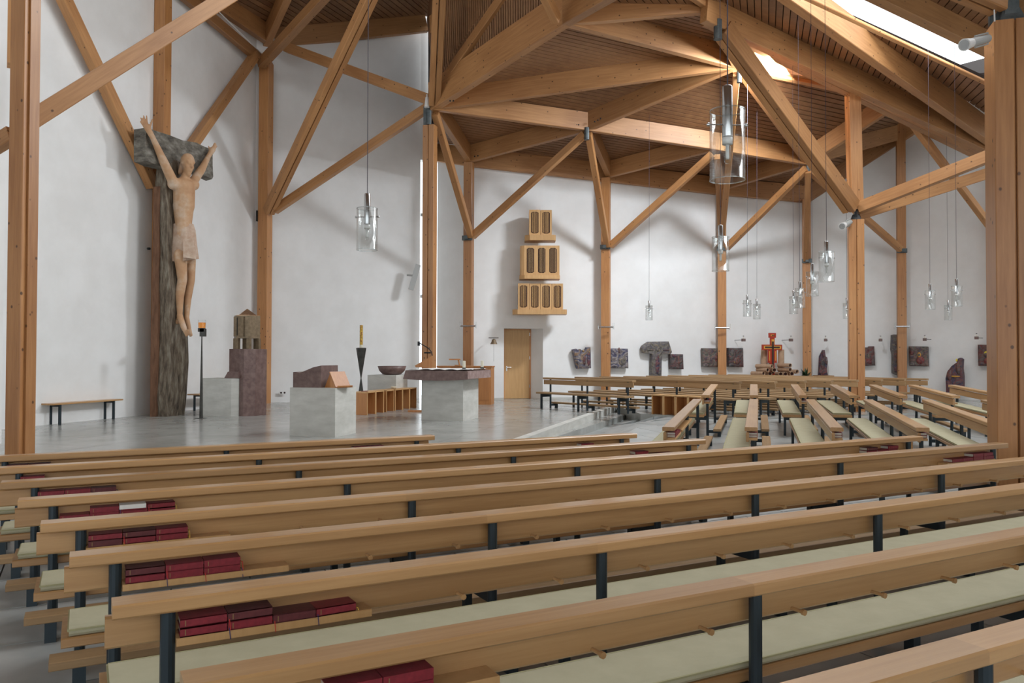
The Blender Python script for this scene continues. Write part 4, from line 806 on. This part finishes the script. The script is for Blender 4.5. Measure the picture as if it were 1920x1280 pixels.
# ------------------------------------------------------------ wall art, brackets, candle holders
RC = {'a': [(.03, .03, .045), (.10, .09, .14), (.20, .17, .16), (.28, .16, .08), (.09, .11, .14)], 'b': [(.03, .03, .05), (.08, .075, .13), (.30, .27, .25), (.15, .12, .12), (.06, .06, .09)],
      'c': [(.02, .02, .02), (.08, .08, .08), (.12, .04, .04), (.12, .115, .10), (.045, .04, .05)], 'd': [(.03, .03, .03), (.13, .125, .105), (.19, .11, .09), (.08, .06, .08), (.24, .22, .18)], 'e': [(.035, .02, .02), (.17, .04, .035), (.10, .10, .095), (.20, .07, .05), (.07, .075, .10)],
      'h': [(.10, .02, .02), (.24, .04, .035), (.16, .07, .08), (.28, .08, .06), (.12, .03, .04)],
      'f': [(.07, .06, .045), (.17, .15, .12), (.10, .09, .11), (.24, .20, .14), (.13, .11, .09)], 'g': [(.03, .025, .04), (.07, .06, .10), (.17, .05, .05), (.11, .09, .09), (.06, .055, .09)]}
for k_ in RC: M['art_'+k_] = relief('glazed_relief_'+k_, RC[k_], 4.6)
def wallY(px):
    k = (px-960)/F_PX
    for a_, b_ in zip(back, back[1:]):
        t_ = (k*a_.y-a_.x)/((b_.x-a_.x)-k*(b_.y-a_.y))
        if 0 <= t_ <= 1: q = a_+(b_-a_)*t_; return q.y, math.atan2((b_-a_).y, (b_-a_).x)
    return 25., 0.
def art(name, label, cat, outline, mat, depth=.13, proud=.06, extra=None):
    """outline in photo pixels, modelled as a thick uneven ceramic slab on the wall"""
    cx = sum(p[0] for p in outline)/len(outline); cy = sum(p[1] for p in outline)/len(outline); Y, yaw = wallY(cx); Y -= proud; c_ = V(cx, cy, Y)
    t = thing(name, label, cat, c_, yaw); s_ = Y/F_PX; n = len(outline); ca = math.cos(yaw)
    xa = Vector((math.cos(yaw), math.sin(yaw), 0)); na = Vector((-xa.y, xa.x, 0)); e_ = Vector((0, 0, EYE))
    def hit(x, y):
        r_ = ray(x, y); q_ = e_+r_*((c_-e_).dot(na)/r_.dot(na))-c_; return q_.dot(xa), q_.z
    pts = [hit(x, y) for x, y in outline]
    cen = Vector((sum(p[0] for p in pts)/n, sum(p[1] for p in pts)/n))
    vs = [(x, 0, z) for x, z in pts]+[(x, -depth, z) for x, z in pts]+[(cen.x+(x-cen.x)*.8, -depth-.02-.02*random.random(), cen.y+(z-cen.y)*.82) for x, z in pts]
    fs = [tuple(range(n))]+[(i, n+i, n+(i+1) % n, (i+1) % n) for i in range(n)]+[(n+i, 2*n+i, 2*n+(i+1) % n, n+(i+1) % n) for i in range(n)]+[tuple(range(3*n-1, 2*n-1, -1))]
    part('slab', MB().add(vs, fs), mat, t)
    return t, (lambda x, y, dd=0.: Vector((hit(x, y)[0], -depth-.04-dd, hit(x, y)[1])))
def lump(t, f, x, y, rx, ry, mat, name='relief_form', rz=.04):
    o = f(x, y); s_ = 25./F_PX; part(name, MB().ball((o.x, o.y+.02, o.z), rx*s_, rz, ry*s_, 10), mat, t, smooth=True)
box4 = lambda x0, x1, y0, y1: [(x0, y0), (x1-1, y0+.6), (x1, y1), (x0+1, y1-.6)]
t, f = art('wall_relief', 'coloured ceramic relief with broken top edge, right of the door', 'relief', [(1071, 655), (1078, 653.5), (1080, 656), (1086, 654), (1089, 657), (1096, 656), (1097, 651), (1105, 650.5), (1106, 690), (1080, 691), (1076, 678)], 'art_a')
lump(t, f, 1091, 658, 2.5, 2.5, 'gold'); lump(t, f, 1102, 660, 1.8, 2.5, 'gold'); lump(t, f, 1093, 675, 4, 9, 'art_e'); lump(t, f, 1083, 676, 4, 11, 'art_b'); lump(t, f, 1101, 672, 4, 14, 'art_g')
t, f = art('wall_relief', 'square relief with pale crouching form right of the second far column', 'relief', box4(1140, 1175, 653, 690), 'art_b'); lump(t, f, 1163, 676, 9, 10, 'art_f'); lump(t, f, 1157, 657, 2, 6, 'art_e')
t, f = art('tau_cross_relief', 'grey ceramic tau-shaped cross relief with a small figure on the far wall', 'relief', [(1202, 648), (1213, 640.5), (1250, 640), (1256, 660), (1253, 664), (1237, 662), (1236.5, 706), (1218, 706), (1218, 663), (1202, 661), (1200, 652)], 'art_f', .14)
lump(t, f, 1229, 655, 4, 5, 'art_f'); lump(t, f, 1228, 682, 5, 20, 'art_g'); lump(t, f, 1215, 656, 9, 2, 'art_d'); lump(t, f, 1244, 656, 8, 2, 'art_d'); lump(t, f, 1231, 657, 1.6, 1.6, 'gold')
t, f = art('wall_relief', 'smallest dark square relief just right of the tau cross', 'relief', box4(1253, 1278, 663.5, 692), 'art_c'); lump(t, f, 1268, 677, 3, 11, 'art_e'); lump(t, f, 1260, 667, 5, 3, 'art_g')
t, f = art('wall_relief', 'square relief left of the third far column', 'relief', box4(1314, 1342, 652.5, 688), 'art_d'); lump(t, f, 1325, 675, 7, 10, 'art_d'); lump(t, f, 1338, 670, 4, 10, 'art_e')
t, f = art('wall_relief', 'square relief right of the third far column with a pale corner', 'relief', box4(1362, 1390, 652, 688), 'art_c'); lump(t, f, 1368, 661, 5, 7, 'art_f'); lump(t, f, 1377, 676, 8, 8, 'art_e'); lump(t, f, 1372, 679, 2, 2, 'gold')
t, f = art('wall_relief', 'red and grey relief partly hidden right of the free-standing column', 'relief', [(1612, 651), (1627, 651), (1628, 649), (1638, 649), (1640, 685), (1613, 686)], 'art_e'); lump(t, f, 1627, 667, 2.6, 4, 'art_f'); lump(t, f, 1628, 677, 6, 5, 'art_h')
t, f = art('tall_relief', 'tall narrow mottled ceramic relief left of the fourth far column', 'relief', [(1670, 628), (1674, 627), (1687, 627), (1687, 703), (1680, 703), (1671, 699), (1671, 664), (1669, 655)], 'art_f', .16); lump(t, f, 1679, 640, 5, 9, 'art_d'); lump(t, f, 1678, 668, 5, 14, 'art_e'); lump(t, f, 1679, 690, 5, 8, 'art_g')
t, f = art('wall_relief', 'square relief with a red heart-shaped form and yellow diamond', 'relief', box4(1706, 1742, 649, 686.5), 'art_d'); lump(t, f, 1728, 675, 8, 8, 'art_h'); lump(t, f, 1726, 665, 3.5, 5, 'icon_gold'); lump(t, f, 1726, 665, 2.4, 3.6, 'art_f', rz=.06); lump(t, f, 1712, 660, 5, 6, 'art_e')
t, f = art('wall_relief', 'square relief cut by the big right-hand column, yellow halo on red', 'relief', box4(1835, 1868, 646, 686), 'art_e'); lump(t, f, 1852, 663, 5, 5.5, 'yellow'); lump(t, f, 1851, 665, 4.2, 4.6, 'art_d', rz=.06); lump(t, f, 1853, 676, 6, 6, 'art_h')
# figures standing by the wall
t, f = art('kneeling_figure', 'bowed blue and red ceramic figure standing low before the right part of the far wall', 'statue', [(1777, 708), (1780, 697), (1788, 686), (1798, 679), (1800, 672), (1804, 670.5), (1808, 673), (1807, 690), (1809, 705), (1809, 735), (1778, 735)], 'art_g', .28, .25)
lump(t, f, 1798, 675, 1.6, 3, 'yellow'); lump(t, f, 1801, 690, 4, 12, 'art_e'); lump(t, f, 1795, 705, 9, 1.3, 'icon_gold'); lump(t, f, 1785, 703, 5, 11, 'art_e')
t, f = art('mother_figure', 'small violet carved mother and child figure on a ledge right of the corner column', 'statue', [(1533, 703), (1534, 691), (1535, 668), (1541, 656), (1545.5, 656), (1547, 668), (1550, 670), (1551, 678), (1549, 692), (1551, 703)], 'art_g', .22, .15)
lump(t, f, 1543, 664, 3, 7, 'art_g'); lump(t, f, 1548, 676, 2.5, 6, 'art_d'); lump(t, f, 1541, 682, 5, 12, 'art_c')
# icon cross
Y, yaw = wallY(1448); Y -= .7; c_ = V(1448.5, 712, Y); sc = Y/F_PX
t = thing('icon_cross', 'red and gold painted panel cross standing among the cardboard tubes', 'cross', c_, yaw)
def pxb(x0, x1, y0, y1, d0, d1): return MB().box((x0-1448.5)*sc, (x1-1448.5)*sc, d0, d1, (712-y1)*sc, (712-y0)*sc)
def multi(l, d0, d1):
    m_ = MB()
    for x0, x1, y0, y1 in l: m_.box((x0-1448.5)*sc, (x1-1448.5)*sc, d0, d1, (712-y1)*sc, (712-y0)*sc)
    return m_
part('panel', multi([(1442, 1456.5, 624, 633), (1445, 1453.5, 633, 646), (1427, 1470, 646, 656), (1440, 1458, 656, 680), (1444, 1453, 680, 712)], 0, .06), 'icon_red', t)
for r_ in [(1430, 1467, 648, 654), (1446.5, 1452, 636, 646), (1441.5, 1443, 658, 676), (1454.5, 1456, 658, 676), (1445, 1452, 627, 630)]: part('gold_border', pxb(*r_, -.008, 0), 'icon_gold', t)
part('dark_centre', multi([(1432, 1464, 649.5, 652.5), (1447, 1451, 640, 700), (1446.5, 1452.5, 628, 629.5)], -.016, -.008), 'icon_dark', t)
# cardboard tubes
def ctube(label, a, b, r=.14, vert=False):
    d_ = (b-a); q = d_.to_track_quat('Z', 'Y').to_matrix().to_4x4(); t = thing('cardboard_tube', label, 'tube', None, 0, 'cardboard tubes around the icon cross', Matrix.Translation(a) @ q)
    part('wall', MB().lathe([(r, 0), (r, d_.length), (r*.84, d_.length), (r*.84, 0), (r, 0)], 14, None, False), 'tube', t, smooth=False); part('inside', MB().lathe([(r*.83, .02), (r*.83, d_.length-.05)], 14), 'inner_shade', t)  # dark core gives the tube its inner shade by colour
Y0 = Y
for i, (x, lb) in enumerate(((1432.5, 'left'), (1464.5, 'right'))): ctube(f'upright cardboard tube behind the {lb} arm of the icon cross', V(x, 712, Y0+.25), V(x, 655, Y0+.25), .1)
hor = [(1418, 1448, 686, 0), (1420, 1440, 693, .05), (1410, 1432, 699.5, .1), (1436, 1444, 700, .15), (1445, 1452, 693, .0), (1460, 1482, 684.5, 0), (1460, 1482, 692.5, .05), (1474, 1495, 696, .1), (1455, 1464, 700.5, .1), (1466, 1473, 700.5, .1), (1478, 1485, 700, .05), (1440, 1449, 706, .1)]
for i, (x0, x1, y_, dy) in enumerate(hor):
    a = V(x0, y_, Y0+.15+dy); b = V(x1, y_+.5, Y0-.35+dy); ctube(f'{["reddish", "short", "brown"][i % 3]} cardboard tube lying {"left" if x1 < 1452 else "right"} of the icon cross, number {WD[i % 9] if i < 9 else WD[i-9]+" of the bottom layer"}', a, b, .068)
# support table for the tubes
p = V(1452, 708, Y0); t = thing('low_table', 'low wooden table carrying cardboard tubes and icon cross', 'table', (p.x, p.y, HP)); part('table_top', MB().box(-.8, .8, -.5, .35, p.z-HP-.04, p.z-HP), 'oak', t)
for x in (-.7, .7):
    for y in (-.4, .25): part('leg', MB().box(x-.03, x+.03, y-.03, y+.03, 0, p.z-HP-.04), 'oak', t)
# plant
p = V(1510, 697, 26.3); t = thing('green_plant', 'small bushy green plant in front of the corner column', 'plant', (p.x, p.y, p.z-.15)); random.seed(11)
lf_ = MB()
for k_ in range(60):
    a_ = random.uniform(0, 6.28); e_ = random.uniform(.1, 1.3); L_ = random.uniform(.12, .34); d_ = Vector((math.cos(a_)*math.cos(e_), math.sin(a_)*math.cos(e_), math.sin(e_)))*L_; s_ = Vector((-math.sin(a_), math.cos(a_), 0))*.03; m_ = d_*.6
    lf_.add([(0, 0, 0), tuple(m_+s_), tuple(d_), tuple(m_-s_)], [(0, 1, 2, 3)])
part('foliage', lf_, 'leaf', t)['kind'] = 'stuff'; part('vase', MB().lathe([(.06, -.3), (.09, -.12), (.05, 0)], 12), 'cast', t)
p2 = V(1510, 700, 26.3); t = thing('plinth', 'slim wooden plinth carrying the green plant', 'plinth', (p.x, p.y, HP)); part('shaft', MB().box(-.12, .12, -.12, .12, 0, p.z-.45-HP), 'oak', t); part('top', MB().box(-.14, .14, -.14, .14, p.z-.45-HP, p.z-.44-HP), 'oak', t)
# figure ledges
p = V(1543, 703.5, wallY(1543)[0]-.4); t = thing('wall_ledge', 'short wooden ledge beneath the mother and child figure', 'shelf', p); part('board', MB().box(-.22, .32, -.15, .3, -.05, 0), 'oak', t); part('support', MB().box(-.1, .1, .1, .3, -.3, -.05), 'oak', t)
# candle holders along the far wall
for i, (px, py, s_) in enumerate(((1394, 637, -1), (1483, 637, -1), (1548, 637, 1), (1651, 637, 1), (1734, 636, 1), (1831, 633, 1))):
    Y, yaw = wallY(px); p = V(px, py, Y-.45)
    nmz = ['above the relief right of the third far column', 'right of the icon cross', 'above the mother and child figure', 'left of the tall narrow relief', 'above the relief with the heart-shaped form', 'above the relief at the right-hand column'][i]
    t = thing('candle_holder', f'small wall candle holder with block base {nmz}', 'candle holder', p, yaw, 'candle holders on the far wall')
    part('block', MB().box(-.05, .05, -.05, .05, -.05, .04), 'porphyry', t); part('arm', MB().rod((0, 0, 0), (s_*.10, .36, 0), .008), 'dark_bronze', t); part('candle', MB().rod((0, 0, .04), (0, 0, .10), .012), 'wax', t); part('drip_cap', MB().rod((0, 0, .115), (0, 0, .135), .022), 'dark_bronze', t)
# chrome wall lights clasping the far columns
for px, py, Y, lb in ((878, 611, 23.7, 'left of the door'), (1136, 613, 24.6, 'above the first reliefs'), (1354, 614.5, 25.9, 'between the two square reliefs'), (1691, 612, 26.0, 'right of the tall narrow relief')):
    p = V(px, py, Y); t = thing('column_light', f'chrome double lamp clasping the far column {lb}', 'lamp', p, -math.radians(5), 'chrome lamps on the far columns')
    part('cross_tube', MB().rod((-.22, -.05, 0), (.22, -.05, 0), .028), 'chrome', t)
    for s_ in (-1, 1): part('glass_cylinder', MB().lathe([(.03, -.08), (.03, .13)], 12, Matrix.Translation((s_*.23, -.05, 0)), False), 'glass', t); part('lamp_stem', MB().rod((s_*.23, -.05, -.06), (s_*.23, -.05, .04), .012), 'chrome', t)
